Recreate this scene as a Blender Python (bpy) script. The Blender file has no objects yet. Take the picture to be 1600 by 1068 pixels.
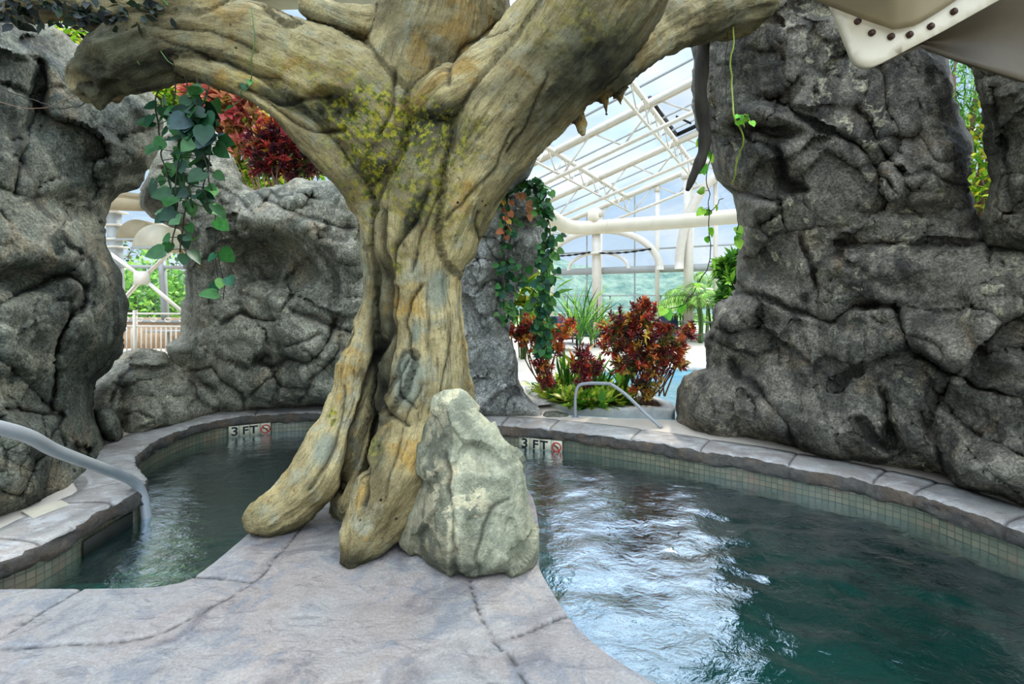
import bpy, math, random
import numpy as np
from mathutils import Vector, geometry
rng = np.random.default_rng(7)
random.seed(7)
FL, H0, HY = 755.0, 1.5, 470.0
COL = bpy.context.scene.collection

def P(px, py, Y):
    return np.array([(px-800.0)/FL*Y, Y, H0-(py-HY)/FL*Y])
def G(px, py, z=0.0):
    Y = (H0-z)*FL/(py-HY)
    return ((px-800.0)/FL*Y, Y)

# ------------------------------------------------------------------ noise
def _h(i, j, k, s):
    n = (i.astype(np.int64)*374761393 + j.astype(np.int64)*668265263 + k.astype(np.int64)*2147483647 + s*974634777) & 0xffffffff
    n = ((n ^ (n >> 13))*1274126177) & 0xffffffff
    n = ((n ^ (n >> 16))*2246822519) & 0xffffffff
    n = n ^ (n >> 15)
    return (n & 0xffffff)/float(0xffffff)
def vnoise(p, s=0):
    p = np.asarray(p, float); f = np.floor(p); t = p-f; t = t*t*t*(t*(t*6-15)+10)
    i, j, k = f[:,0].astype(np.int64), f[:,1].astype(np.int64), f[:,2].astype(np.int64)
    r = 0
    for a in (0,1):
        wa = t[:,0] if a else 1-t[:,0]
        for b in (0,1):
            wb = t[:,1] if b else 1-t[:,1]
            for c in (0,1):
                wc = t[:,2] if c else 1-t[:,2]
                r = r + wa*wb*wc*_h(i+a, j+b, k+c, s)
    return r*2-1
def fbm(p, oct=4, s=0, gain=.5):
    r = 0; a = 1; q = np.asarray(p, float).copy(); tot = 0
    for o in range(oct):
        r = r + a*vnoise(q, s+o*17); tot += a; a *= gain; q = q*2.03+11.3
    return r/tot*1.6
def ridged(p, oct=3, s=0):
    r = 0; a = 1; q = np.asarray(p, float).copy(); tot = 0
    for o in range(oct):
        r = r + a*(1-2*np.abs(vnoise(q, s+o*13))); tot += a; a *= .5; q = q*2.1+5.7
    return r/tot
def voro(p, s=0):
    p = np.asarray(p, float); f = np.floor(p).astype(np.int64)
    n = len(p); F1 = np.full(n, 9.); F2 = np.full(n, 9.); ID = np.zeros((n,3)); CV = np.zeros((n,3))
    for a in (-1,0,1):
        for b in (-1,0,1):
            for c in (-1,0,1):
                i, j, k = f[:,0]+a, f[:,1]+b, f[:,2]+c
                h = np.stack([_h(i,j,k,s+1), _h(i,j,k,s+2), _h(i,j,k,s+3)], 1)
                q = np.stack([i,j,k],1)+h*.9+.05
                d = np.linalg.norm(q-p, axis=1)
                m = d < F1
                F2 = np.where(m, F1, np.minimum(F2, d))
                F1 = np.where(m, d, F1)
                ID[m] = h[m]; CV[m] = (p-q)[m]
    return F1, F2, ID, CV

# ------------------------------------------------------------------ mesh helpers
def newmesh(name, V, T, mat=None, parent=None, smooth=True, quads=None, attrs=None):
    V = np.asarray(V, np.float32); me = bpy.data.meshes.new(name)
    T = np.asarray(T if T is not None else np.zeros((0,3)), np.int32).reshape(-1,3)
    Q = np.asarray(quads if quads is not None else np.zeros((0,4)), np.int32).reshape(-1,4)
    me.vertices.add(len(V)); me.vertices.foreach_set('co', V.ravel())
    nl = len(T)*3+len(Q)*4; me.loops.add(nl)
    me.loops.foreach_set('vertex_index', np.concatenate([T.ravel(), Q.ravel()]))
    me.polygons.add(len(T)+len(Q))
    ls = np.concatenate([np.arange(len(T))*3, len(T)*3+np.arange(len(Q))*4]).astype(np.int32)
    me.polygons.foreach_set('loop_start', ls)
    me.update(calc_edges=True); me.validate()
    if smooth: me.polygons.foreach_set('use_smooth', np.ones(len(me.polygons), bool))
    for k, v in (attrs or {}).items(): setattr_mesh(me, k, v)
    ob = bpy.data.objects.new(name, me); COL.objects.link(ob)
    if mat: me.materials.append(mat)
    if parent is not None: ob.parent = parent
    return ob
def setattr_mesh(me, k, v):
    v = np.asarray(v, np.float32)
    if v.ndim == 1:
        a = me.attributes.new(k, 'FLOAT', 'POINT'); a.data.foreach_set('value', v)
    elif v.shape[1] == 3:
        a = me.attributes.new(k, 'FLOAT_VECTOR', 'POINT'); a.data.foreach_set('vector', v.ravel())
    else:
        a = me.attributes.new(k, 'FLOAT_COLOR', 'POINT'); a.data.foreach_set('color', v.ravel())
class MB:
    """collects simple pieces of one mesh"""
    def __init__(s): s.V = []; s.T = []; s.Q = []; s.C = []; s.n = 0
    def add(s, V, T=None, Q=None, col=None):
        V = np.asarray(V, float)
        if T is not None and len(T): s.T.append(np.asarray(T)+s.n)
        if Q is not None and len(Q): s.Q.append(np.asarray(Q)+s.n)
        s.V.append(V); s.n += len(V)
        if col is not None: s.C.append(np.tile(np.array([*col,1.]), (len(V),1)))
    def box(s, c, size, ax=None, col=None):
        c = np.array(c, float); hx, hy, hz = np.array(size)/2.
        A = np.eye(3) if ax is None else np.array(ax, float)
        v = [c+A[0]*a*hx+A[1]*b*hy+A[2]*d*hz for a in (-1,1) for b in (-1,1) for d in (-1,1)]
        s.add(v, Q=[(0,1,3,2),(4,6,7,5),(0,4,5,1),(2,3,7,6),(0,2,6,4),(1,5,7,3)], col=col)
    def bar(s, a, b, w, h=None, up=(0,0,1)):
        a = np.array(a, float); b = np.array(b, float); d = b-a; L = np.linalg.norm(d); d /= L
        u = np.array(up, float); sx = np.cross(d, u)
        if np.linalg.norm(sx) < 1e-3: sx = np.cross(d, (1,0,0))
        sx /= np.linalg.norm(sx); uz = np.cross(sx, d)
        s.box((a+b)/2, (L, w, h or w), (d, sx, uz))
    def tube(s, pts, r, seg=10, cap=True, col=None):
        pts = np.asarray(pts, float); n = len(pts); r = np.broadcast_to(np.asarray(r, float), (n,))
        tn = np.gradient(pts, axis=0); tn /= np.linalg.norm(tn, axis=1)[:,None]+1e-12
        u = np.cross(tn[0], (0,0,1.)); 
        if np.linalg.norm(u) < .05: u = np.cross(tn[0], (1.,0,0))
        u /= np.linalg.norm(u); V = []
        for i in range(n):
            u = u-tn[i]*np.dot(u, tn[i]); u /= np.linalg.norm(u); w = np.cross(tn[i], u)
            a = np.arange(seg)/seg*2*np.pi
            V.append(pts[i]+r[i]*(np.cos(a)[:,None]*u+np.sin(a)[:,None]*w))
        V = np.concatenate(V); Q = []
        for i in range(n-1):
            for k in range(seg):
                k2 = (k+1) % seg; Q.append((i*seg+k, i*seg+k2, (i+1)*seg+k2, (i+1)*seg+k))
        T = []
        if cap:
            V = np.concatenate([V, pts[:1], pts[-1:]]); c0 = n*seg
            for k in range(seg):
                k2 = (k+1) % seg; T.append((c0, k2, k)); T.append((c0+1, (n-1)*seg+k, (n-1)*seg+k2))
        s.add(V, T, Q, col)
    def sph(s, c, r, seg=10, rings=6, sc=(1,1,1)):
        V = []; Q = []
        for i in range(rings+1):
            th = math.pi*(i+.02)/(rings+.04)
            for k in range(seg):
                a = 2*math.pi*k/seg
                V.append((c[0]+r*sc[0]*math.sin(th)*math.cos(a), c[1]+r*sc[1]*math.sin(th)*math.sin(a), c[2]+r*sc[2]*math.cos(th)))
        for i in range(rings):
            for k in range(seg):
                k2 = (k+1) % seg; Q.append((i*seg+k, (i+1)*seg+k, (i+1)*seg+k2, i*seg+k2))
        s.add(V, None, Q)
    def build(s, name, mat, parent=None, smooth=False):
        at = {'col': np.concatenate(s.C)} if s.C else None
        return newmesh(name, np.concatenate(s.V), np.concatenate(s.T) if s.T else None, mat, parent, smooth, np.concatenate(s.Q) if s.Q else None, at)
def tag(o, label, cat, group=None, kind=None):
    if label: o['label'] = label
    if cat: o['category'] = cat
    if group: o['group'] = group
    if kind: o['kind'] = kind
    return o
def struct(o): o['kind'] = 'structure'; return o
def thing(name, loc, label, cat, group=None):
    o = bpy.data.objects.new(name, None); o.location = tuple(float(v) for v in loc); o.empty_display_size = .1
    COL.objects.link(o); return tag(o, label, cat, group)
def adopt(root, *parts):
    for p in parts:
        p.parent = root
        p.matrix_parent_inverse.identity()
        p.data.transform(__import__('mathutils').Matrix.Translation(-root.location))
def smoothcurve(pts, n=8):
    pts = np.asarray(pts, float); m = len(pts); out = []
    for i in range(m-1):
        p0 = pts[max(i-1,0)]; p1 = pts[i]; p2 = pts[i+1]; p3 = pts[min(i+2,m-1)]
        for t in np.arange(n)/n:
            out.append(.5*((2*p1)+(-p0+p2)*t+(2*p0-5*p1+4*p2-p3)*t*t+(-p0+3*p1-3*p2+p3)*t**3))
    out.append(pts[-1]); return np.array(out)
def resample(poly, step, closed=True):
    p = np.asarray(poly, float); q = np.vstack([p, p[:1]]) if closed else p
    L = np.concatenate([[0], np.cumsum(np.linalg.norm(np.diff(q, axis=0), axis=1))])
    n = max(3, int(round(L[-1]/step))); t = np.linspace(0, L[-1], n+1)
    if closed: t = t[:-1]
    return np.stack([np.interp(t, L, q[:,c]) for c in range(q.shape[1])], 1)
def inside(poly, pts):
    poly = np.asarray(poly); x, y = pts[:,0], pts[:,1]; r = np.zeros(len(pts), bool)
    j = len(poly)-1
    for i in range(len(poly)):
        xi, yi = poly[i]; xj, yj = poly[j]
        if yi != yj:
            r ^= ((yi > y) != (yj > y)) & (x < (xj-xi)*(y-yi)/(yj-yi)+xi)
        j = i
    return r
def polydist(poly, pts, closed=True):
    poly = np.asarray(poly, float); d = np.full(len(pts), 1e9); n = len(poly)
    for i in range(n if closed else n-1):
        a = poly[i]; b = poly[(i+1) % n]; ab = b-a; l = (ab*ab).sum()+1e-12
        t = np.clip(((pts-a)@ab)/l, 0, 1); d = np.minimum(d, np.hypot(*(pts-a-t[:,None]*ab).T))
    return d
def fill(poly, step, holes=(), jit=.25):
    """triangulate a polygon with evenly spread interior points"""
    poly = np.asarray(poly, float); lo, hi = poly.min(0), poly.max(0)
    xs = np.arange(lo[0], hi[0], step); ys = np.arange(lo[1], hi[1], step*.87)
    gx, gy = np.meshgrid(xs, ys); gx = gx+(np.arange(len(ys))%2*step/2)[:,None]
    g = np.stack([gx.ravel(), gy.ravel()], 1)+rng.uniform(-jit, jit, (gx.size,2))*step
    g = g[inside(poly, g)]; g = g[polydist(poly, g) > step*.55]
    loops = [poly]
    for h in holes:
        h = np.asarray(h, float); g = g[~inside(h, g)]; g = g[polydist(h, g) > step*.55]; loops.append(h)
    pts = np.concatenate(loops+[g]); edges = []; o = 0
    for l in loops:
        edges += [(o+i, o+(i+1) % len(l)) for i in range(len(l))]; o += len(l)
    vs, _, fs, *_ = geometry.delaunay_2d_cdt([Vector(p) for p in pts], edges, [], 0, 1e-6)
    vs = np.array([tuple(v) for v in vs]); fs = np.array([f for f in fs if len(f) == 3])
    c = vs[fs].mean(1); k = inside(poly, c)
    for h in holes: k &= ~inside(np.asarray(h, float), c)
    fs = fs[k]
    a, b, c = vs[fs[:,0]], vs[fs[:,1]], vs[fs[:,2]]
    cr = (b[:,0]-a[:,0])*(c[:,1]-a[:,1])-(b[:,1]-a[:,1])*(c[:,0]-a[:,0])
    fs[cr < 0] = fs[cr < 0][:, ::-1]
    return vs, fs, len(vs)
def rbf(ctrl):
    c = np.asarray(ctrl, float); X = c[:,:2]/100; y = c[:,2]; n = len(c)
    if n < 4: 
        A = np.c_[X, np.ones(n)]; w = np.linalg.lstsq(A, y, rcond=None)[0]
        return lambda p: np.c_[p/100, np.ones(len(p))]@w
    K = np.linalg.norm(X[:,None]-X[None], axis=2); Pm = np.c_[X, np.ones(n)]
    M = np.block([[K+.02*np.eye(n), Pm],[Pm.T, np.zeros((3,3))]]); w = np.linalg.solve(M, np.r_[y, 0,0,0])
    def f(p):
        q = p/100; return np.linalg.norm(q[:,None]-X[None], axis=2)@w[:n]+np.c_[q, np.ones(len(q))]@w[n:]
    return f
def vnormals(V, T):
    n = np.zeros_like(V); fn = np.cross(V[T[:,1]]-V[T[:,0]], V[T[:,2]]-V[T[:,0]])
    for k in range(3): np.add.at(n, T[:,k], fn)
    return n/(np.linalg.norm(n, axis=1)[:,None]+1e-12)

def rock(name, poly, ctrl, R, T, thick, mat, step=5, big=(1.1,.10), mid=(3.0,.035), fine=.02, cracks=(), hollows=(), seed=1, jag=2.5, strata=None):
    """rock mass: outline, front surface depths, rounded rim, faceted and cracked relief"""
    b = resample(poly, step)
    nrm = np.roll(b,-1,0)-np.roll(b,1,0); nrm = np.stack([nrm[:,1], -nrm[:,0]],1)/(np.linalg.norm(nrm,axis=1)[:,None]+1e-9)
    o = fbm(np.c_[b/35., np.full(len(b), seed*3.1)], 3, seed)
    b = b+nrm*(o*jag)[:,None]
    vs, fs, n = fill(b, step)
    base = rbf(ctrl); Y = base(vs)
    d = polydist(b, vs); isb = d < 1e-3
    t = np.clip(d/R, 0, 1); bul = np.sqrt(np.clip(1-(1-t)**2, 0, 1))
    cav = np.ones(n)
    Yf = Y+T*(1-bul)
    for h in hollows:
        x, y, rx, ry, dep = h[:5]; an = math.radians(h[5]) if len(h) > 5 else 0
        ux = (vs[:,0]-x)*math.cos(an)+(vs[:,1]-y)*math.sin(an); uy = -(vs[:,0]-x)*math.sin(an)+(vs[:,1]-y)*math.cos(an)
        g = np.exp(-((ux/rx)**2+(uy/ry)**2)**1.5); Yf = Yf+dep*g*bul
    wob = np.stack([fbm(np.c_[vs/60., np.full(n, 3.3)], 3, seed+5), fbm(np.c_[vs/60., np.full(n, 8.3)], 3, seed+6)],1)
    for c in cracks:
        w, dep = c[0], c[1]; dd = polydist(np.array(c[2], float), vs+wob*7, False)
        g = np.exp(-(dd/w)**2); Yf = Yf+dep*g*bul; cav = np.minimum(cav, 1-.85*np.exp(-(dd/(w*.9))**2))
    k = (vs[:,0]-800)/FL, (vs[:,1]-HY)/FL
    def un(Yv): return np.stack([k[0]*Yv, Yv, H0-k[1]*Yv], 1)
    W = un(Y)
    W2 = W*np.array([1,1,1.25])+.22*np.stack([fbm(W*1.3,2,seed+20+i) for i in range(3)],1)
    for (fr, am), sd in ((big, 31), (mid, 47)):
        if am <= 0: continue
        F1, F2, ID, CV = voro(W2*fr, seed+sd)
        tilt = ((ID-.5)*2*CV).sum(1)
        e = np.clip((F2-F1)/.10, 0, 1)
        Yf = Yf+am*bul*(1.5*tilt-.22*e*(ID[:,2] > .5)+ (ID[:,0]-.5)*.7)
        keep = ID[:,2] > .62
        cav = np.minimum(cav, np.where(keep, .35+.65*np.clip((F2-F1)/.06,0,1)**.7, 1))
    if strata is not None:
        fr, am, sl = strata
        q = W[:,2]*fr+W[:,0]*sl+fbm(W*1.2,2,seed+60)*.8
        Yf = Yf+am*np.abs((q % 1)-.5)*2*bul
    F = un(Yf)
    Bk = un(Y+T+thick*bul)
    ib = np.where(~isb)[0]; m = np.arange(n); m[ib] = n+np.arange(len(ib))
    V = np.concatenate([F, Bk[ib]])
    ff = fs; TT = np.concatenate([ff, m[ff][:, ::-1]])
    N = vnormals(V, TT)
    # make sure the front faces the camera side
    if N[:n][~isb][:,1].mean() > 0: TT = TT[:, ::-1]; N = -N
    disp = fine*1.4*fbm(V*2.6, 3, seed+70)+fine*.32*ridged(V*7, 3, seed+71)+fine*.22*fbm(V*22, 3, seed+72)
    V = V+N*disp[:,None]
    cavf = np.concatenate([cav, np.ones(len(ib))])
    cavf = cavf*np.clip(.92+disp/fine*.22, .5, 1)
    ob = newmesh(name, V, TT, mat, None, True, attrs={'cav': cavf})
    return ob
# ------------------------------------------------------------------ materials
class NB:
    def __init__(s, name):
        s.m = bpy.data.materials.new(name); s.m.use_nodes = True; s.nt = s.m.node_tree; s.nt.nodes.clear()
        s.out = s.nt.nodes.new('ShaderNodeOutputMaterial')
    def node(s, t, **kw):
        n = s.nt.nodes.new(t)
        for k, v in kw.items(): setattr(n, k, v)
        return n
    def set(s, sock, v):
        if v is None: return
        if isinstance(v, bpy.types.NodeSocket): s.nt.links.new(v, sock)
        elif isinstance(v, (tuple, list)) and len(v) == 3 and sock.type == 'RGBA': sock.default_value = (*v, 1)
        else: sock.default_value = v
    def obj(s): return s.node('ShaderNodeTexCoord').outputs['Object']
    def mapp(s, v, scale=(1,1,1), rot=(0,0,0), loc=(0,0,0)):
        n = s.node('ShaderNodeMapping'); s.set(n.inputs[0], v); n.inputs['Scale'].default_value = scale; n.inputs['Rotation'].default_value = rot; n.inputs['Location'].default_value = loc
        return n.outputs[0]
    def noise(s, v, sc, det=4, ro=.55, dist=0):
        n = s.node('ShaderNodeTexNoise'); s.set(n.inputs['Vector'], v); n.inputs['Scale'].default_value = sc; n.inputs['Detail'].default_value = det
        n.inputs['Roughness'].default_value = ro; n.inputs['Distortion'].default_value = dist; return n.outputs['Fac']
    def voro(s, v, sc, feat='F1', out='Distance', rnd=1):
        n = s.node('ShaderNodeTexVoronoi', feature=feat); s.set(n.inputs['Vector'], v); n.inputs['Scale'].default_value = sc; n.inputs['Randomness'].default_value = rnd; return n.outputs[out]
    def attr(s, name, out='Fac'):
        n = s.node('ShaderNodeAttribute'); n.attribute_name = name; return n.outputs[out]
    def rng(s, v, a, b, c=0, d=1, smooth=True):
        n = s.node('ShaderNodeMapRange', interpolation_type='SMOOTHSTEP' if smooth else 'LINEAR'); s.set(n.inputs[0], v)
        for i, q in enumerate((a,b,c,d)): n.inputs[i+1].default_value = q
        return n.outputs[0]
    def math(s, op, a, b=0):
        n = s.node('ShaderNodeMath', operation=op); s.set(n.inputs[0], a); s.set(n.inputs[1], b); return n.outputs[0]
    def mix(s, f, a, b, mode='MIX'):
        n = s.node('ShaderNodeMix', data_type='RGBA', blend_type=mode); s.set(n.inputs[0], f); s.set(n.inputs[6], a); s.set(n.inputs[7], b); return n.outputs[2]
    def bump(s, h, st, dist=.02, nrm=None):
        n = s.node('ShaderNodeBump'); s.set(n.inputs['Height'], h); n.inputs['Strength'].default_value = st; n.inputs['Distance'].default_value = dist
        if nrm is not None: s.set(n.inputs['Normal'], nrm)
        return n.outputs[0]
    def prin(s, col, rough=.8, nrm=None, spec=.3, metal=0, **kw):
        n = s.node('ShaderNodeBsdfPrincipled'); s.set(n.inputs['Base Color'], col); s.set(n.inputs['Roughness'], rough); n.inputs['Specular IOR Level'].default_value = spec
        n.inputs['Metallic'].default_value = metal
        if nrm is not None: s.set(n.inputs['Normal'], nrm)
        for k, v in kw.items(): s.set(n.inputs[k.replace('_',' ')], v)
        return n.outputs[0]
    def done(s, sh): s.nt.links.new(sh, s.out.inputs[0]); return s.m
def srgb(r, g, b):
    f = lambda c: (c/255/12.92) if c/255 <= .04045 else ((c/255+.055)/1.055)**2.4
    return (f(r), f(g), f(b))

def rockmat(name, dark, lite, lichen, warm=(150,135,110), lich=.62, stain=.5, seed=0., scale=1., grain=1., tone=1., ck=.55):
    b = NB(name); v = b.mapp(b.obj(), (scale,)*3, loc=(seed, seed*1.7, 0))
    n1 = b.noise(v, 1.1, 5, .6, .4); n2 = b.noise(v, 5, 6, .65, .6); n3 = b.noise(v, 55, 3, .7)
    c = b.mix(b.rng(n1, .32, .68), srgb(*dark), srgb(*lite))
    c = b.mix(b.rng(n2, .42, .66, 0, .65), c, srgb(*[min(255,q+22) for q in lite]))
    c = b.mix(b.rng(b.noise(v, 2.3, 3, .5, 1.0), .56, .74, 0, .5), c, srgb(*warm))
    st = b.noise(b.mapp(v, (1.6,1.6,.45)), 1.7, 5, .62, .8)
    c = b.mix(b.rng(st, .50, .66, 0, stain), c, srgb(30,32,29))
    l = b.math('MULTIPLY', b.rng(b.noise(v, 9, 5, .6, .5), lich, lich+.05), b.rng(b.noise(v, 1.3, 2), .45, .6))
    c = b.mix(b.math('MULTIPLY', l, .75), c, srgb(*lichen))
    c = b.mix(b.rng(b.noise(v, 3.1, 6, .7), .60, .72, 0, .35), c, srgb(96,100,62))
    sp = b.rng(n3, .34, .66, 1-.5*grain, 1+.42*grain, False)
    c = b.mix(1.0, c, sp, 'MULTIPLY')
    c = b.mix(1.0, c, b.rng(b.noise(v, 24, 5, .75, .4), .36, .64, 1-.38*grain, 1+.25*grain, False), 'MULTIPLY')
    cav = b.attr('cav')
    c = b.mix(1.0, c, b.rng(cav, .0, .9, .22, 1.08), 'MULTIPLY')  # crevice occlusion painted into the rock colour
    c = b.mix(1.0, c, (1.08*tone, 1.01*tone, .91*tone), 'MULTIPLY')
    cr = b.voro(b.mapp(v, (1,1,1.3)), 2.6, 'DISTANCE_TO_EDGE')
    crk = b.math('MULTIPLY', b.rng(cr, 0, .018, 0, 1), 1)
    msk = b.rng(b.noise(v, 1.9, 2), .30, .42)
    crk = b.math('MAXIMUM', crk, msk)
    c = b.mix(1.0, c, b.rng(crk, 0, 1, ck, 1), 'MULTIPLY')
    h = b.math('ADD', b.math('MULTIPLY', n3, .45), b.math('MULTIPLY', b.noise(v, 16, 6, .7), .6))
    h = b.math('ADD', h, b.math('MULTIPLY', crk, .75*(1-ck)))
    pit = b.voro(v, 38); h = b.math('ADD', h, b.math('MULTIPLY', b.rng(pit, .1, .35), .12))
    return b.done(b.prin(c, b.rng(n2, .3, .7, .62, .9), b.bump(h, .8, .022), .3))

M = {}
M['rock_left'] = rockmat('rock_left', (78,84,78), (118,122,110), (146,150,130), stain=.6, tone=.82, seed=1)
M['rock_mid'] = rockmat('rock_mid', (98,102,92), (142,142,128), (186,188,164), stain=.5, tone=1.05, seed=5)
M['rock_col'] = rockmat('rock_col', (112,116,114), (158,162,158), (196,198,190), stain=.5, seed=9)
M['rock_right'] = rockmat('rock_right', (80,80,74), (122,119,108), (170,168,146), warm=(142,124,98), lich=.55, stain=.65, tone=.9, seed=13)
M['rock_far'] = rockmat('rock_far', (72,72,65), (106,104,92), (134,132,112), stain=.55, seed=17)
M['boulder'] = rockmat('boulder', (112,118,104), (152,154,132), (186,182,154), warm=(182,170,138), lich=.5, stain=.4, seed=21, grain=.35, ck=.93)

# tree bark
b = NB('tree_wood'); v = b.attr('flow', 'Vector'); ov = b.obj()
g1 = b.noise(v, 22, 5, .65, .3); g2 = b.noise(v, 70, 4, .7); n1 = b.noise(ov, 1.6, 5, .6, .6); n2 = b.noise(ov, 7, 5, .65)
c = b.mix(b.rng(n1, .34, .66), srgb(116,106,76), srgb(174,162,122))
c = b.mix(b.rng(n2, .5, .68, 0, .6), c, srgb(140,144,128))
c = b.mix(b.rng(b.noise(ov, 2.7, 4, .6, .8), .54, .68, 0, .75), c, srgb(152,124,64))
c = b.mix(b.math('MULTIPLY', b.rng(g1, .30, .52, .9, 0), b.rng(b.noise(ov, 1.9, 4, .6), .38, .6, .25, 1)), c, srgb(62,54,38))
c = b.mix(b.rng(g2, .35, .52, .4, 0), c, srgb(70,64,48))
c = b.mix(b.attr('gray'), c, b.mix(g1, srgb(88,98,90), srgb(136,142,128)))
c = b.mix(b.attr('dirt_shade'), c, b.mix(b.rng(n2,.35,.65), srgb(30,32,26), srgb(74,74,56)))  # grime together with painted shade
ms = b.math('MULTIPLY', b.attr('moss'), b.rng(b.noise(ov, 16, 5, .7), .44, .56))
c = b.mix(ms, c, b.mix(b.rng(b.noise(ov, 30, 2), .4, .6), srgb(70,78,30), srgb(138,134,44)))
sp = b.rng(b.noise(ov, 18, 3), .66, .70); c = b.mix(b.math('MULTIPLY', sp, .5), c, srgb(66,62,46))
hole = b.rng(b.voro(ov, 9, rnd=1), .05, .10, 1, 0); c = b.mix(b.math('MULTIPLY', hole, b.rng(b.noise(ov, 2.1), .48, .56)), c, srgb(40,32,22))
c = b.mix(1.0, c, b.rng(b.noise(ov, 90, 2, .7), .3, .7, .8, 1.16, False), 'MULTIPLY')
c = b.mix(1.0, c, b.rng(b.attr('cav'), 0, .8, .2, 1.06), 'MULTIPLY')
c = b.mix(1.0, c, (1.06,1.02,.94), 'MULTIPLY')
h = b.math('ADD', b.math('MULTIPLY', g1, 1.0), b.math('MULTIPLY', g2, .3)); h = b.math('ADD', h, b.math('MULTIPLY', b.noise(ov, 35, 4, .7), .45))
M['tree'] = b.done(b.prin(c, .8, b.bump(h, .8, .025), .25))
b = NB('dark_wood'); v = b.obj(); g = b.noise(b.mapp(v, (1,1,.2)), 18, 5)
M['darkwood'] = b.done(b.prin(b.mix(g, srgb(30,28,24), srgb(86,80,66)), .85, b.bump(g, .8, .02)))

# stamped concrete
def concrete(name, base, c2, c3, dark=.6):
    b = NB(name); v = b.obj()
    n1 = b.noise(v, 1.3, 4, .55, .8); n2 = b.noise(v, 4.2, 5, .6, 1.2); n3 = b.noise(v, 14, 5, .7, .3)
    c = b.mix(b.rng(n1, .36, .62), srgb(*base), srgb(*c2))
    c = b.mix(b.rng(n2, .48, .64, 0, .8), c, srgb(*c3))
    c = b.mix(b.rng(b.noise(v, 2.1, 4, .6, 1.), .52, .66, 0, dark), c, srgb(92,88,88))
    c = b.mix(b.rng(n3, .56, .68, 0, .4), c, srgb(160,158,152))
    c = b.mix(b.rng(b.noise(b.mapp(v,(1,3.5,1),(0,0,.6)), 3.3, 6, .7, 1.5), .56, .62, 0, .38), c, srgb(92,88,88))
    c = b.mix(1.0, c, b.rng(b.noise(v, 80, 2, .6), .3, .7, .85, 1.12, False), 'MULTIPLY')
    c = b.mix(1.0, c, b.rng(b.attr('cav'), 0, .9, .22, 1.0), 'MULTIPLY')
    rd = b.node('ShaderNodeTexNoise'); 
    h = b.math('ADD', b.math('MULTIPLY', n2, .9), b.math('MULTIPLY', n3, .5)); h = b.math('ADD', h, b.math('MULTIPLY', b.noise(v, 60, 3), .12))
    return b.done(b.prin(c, b.rng(n2, .35, .65, .38, .62), b.bump(h, .55, .03), .35))
M['deck'] = concrete('stamped_concrete', (143,140,133), (141,132,123), (118,119,119))
M['coping'] = concrete('coping_stone', (160,158,150), (150,143,134), (176,175,169), .35)
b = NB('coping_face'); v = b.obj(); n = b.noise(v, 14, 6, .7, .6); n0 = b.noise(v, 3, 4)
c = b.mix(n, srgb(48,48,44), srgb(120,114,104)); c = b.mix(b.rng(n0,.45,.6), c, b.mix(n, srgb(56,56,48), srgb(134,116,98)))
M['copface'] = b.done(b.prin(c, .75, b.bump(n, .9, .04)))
b = NB('far_concrete'); v = b.obj(); n = b.noise(v, .8, 4)
c = b.mix(b.rng(n,.3,.7), srgb(184,174,158), srgb(200,190,174)); c = b.mix(b.rng(b.noise(v, 40, 3), .4,.7,0,.25), c, srgb(170,165,155))
M['fardeck'] = b.done(b.prin(c, .7))
# pool tiles
def tilemat(name, ca, cb, gr, sc=1.0):
    b = NB(name); uv = b.attr('uvw', 'Vector')
    br = b.node('ShaderNodeTexBrick'); b.set(br.inputs['Vector'], uv); br.offset = 0
    b.set(br.inputs['Color1'], srgb(*ca)); b.set(br.inputs['Color2'], srgb(*cb)); b.set(br.inputs['Mortar'], srgb(*gr))
    br.inputs['Scale'].default_value = sc; br.inputs['Mortar Size'].default_value = .0035; br.inputs['Brick Width'].default_value = .05; br.inputs['Row Height'].default_value = .05; br.inputs['Bias'].default_value = -.2
    v = b.obj(); n = b.noise(v, 5, 4)
    c = b.mix(b.rng(n, .52, .72, 0, .35), br.outputs[0], srgb(150,104,80)); c = b.mix(b.rng(b.noise(v, 2, 3), .4, .7, 0, .6), c, srgb(84,92,76))
    z = b.node('ShaderNodeSeparateXYZ'); b.set(z.inputs[0], v)
    c = b.mix(b.rng(z.outputs[2], -.33, -.27, 1, 0), c, srgb(14,62,58))
    return b.done(b.prin(c, .35, None, .5))
M['tile'] = tilemat('pool_tile', (126,122,98), (98,102,82), (80,82,68))
b = NB('pool_plaster'); v = b.obj(); n = b.noise(v, 1.2, 5)
M['plaster'] = b.done(b.prin(b.mix(n, srgb(10,74,66), srgb(30,122,108)), .8))
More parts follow.
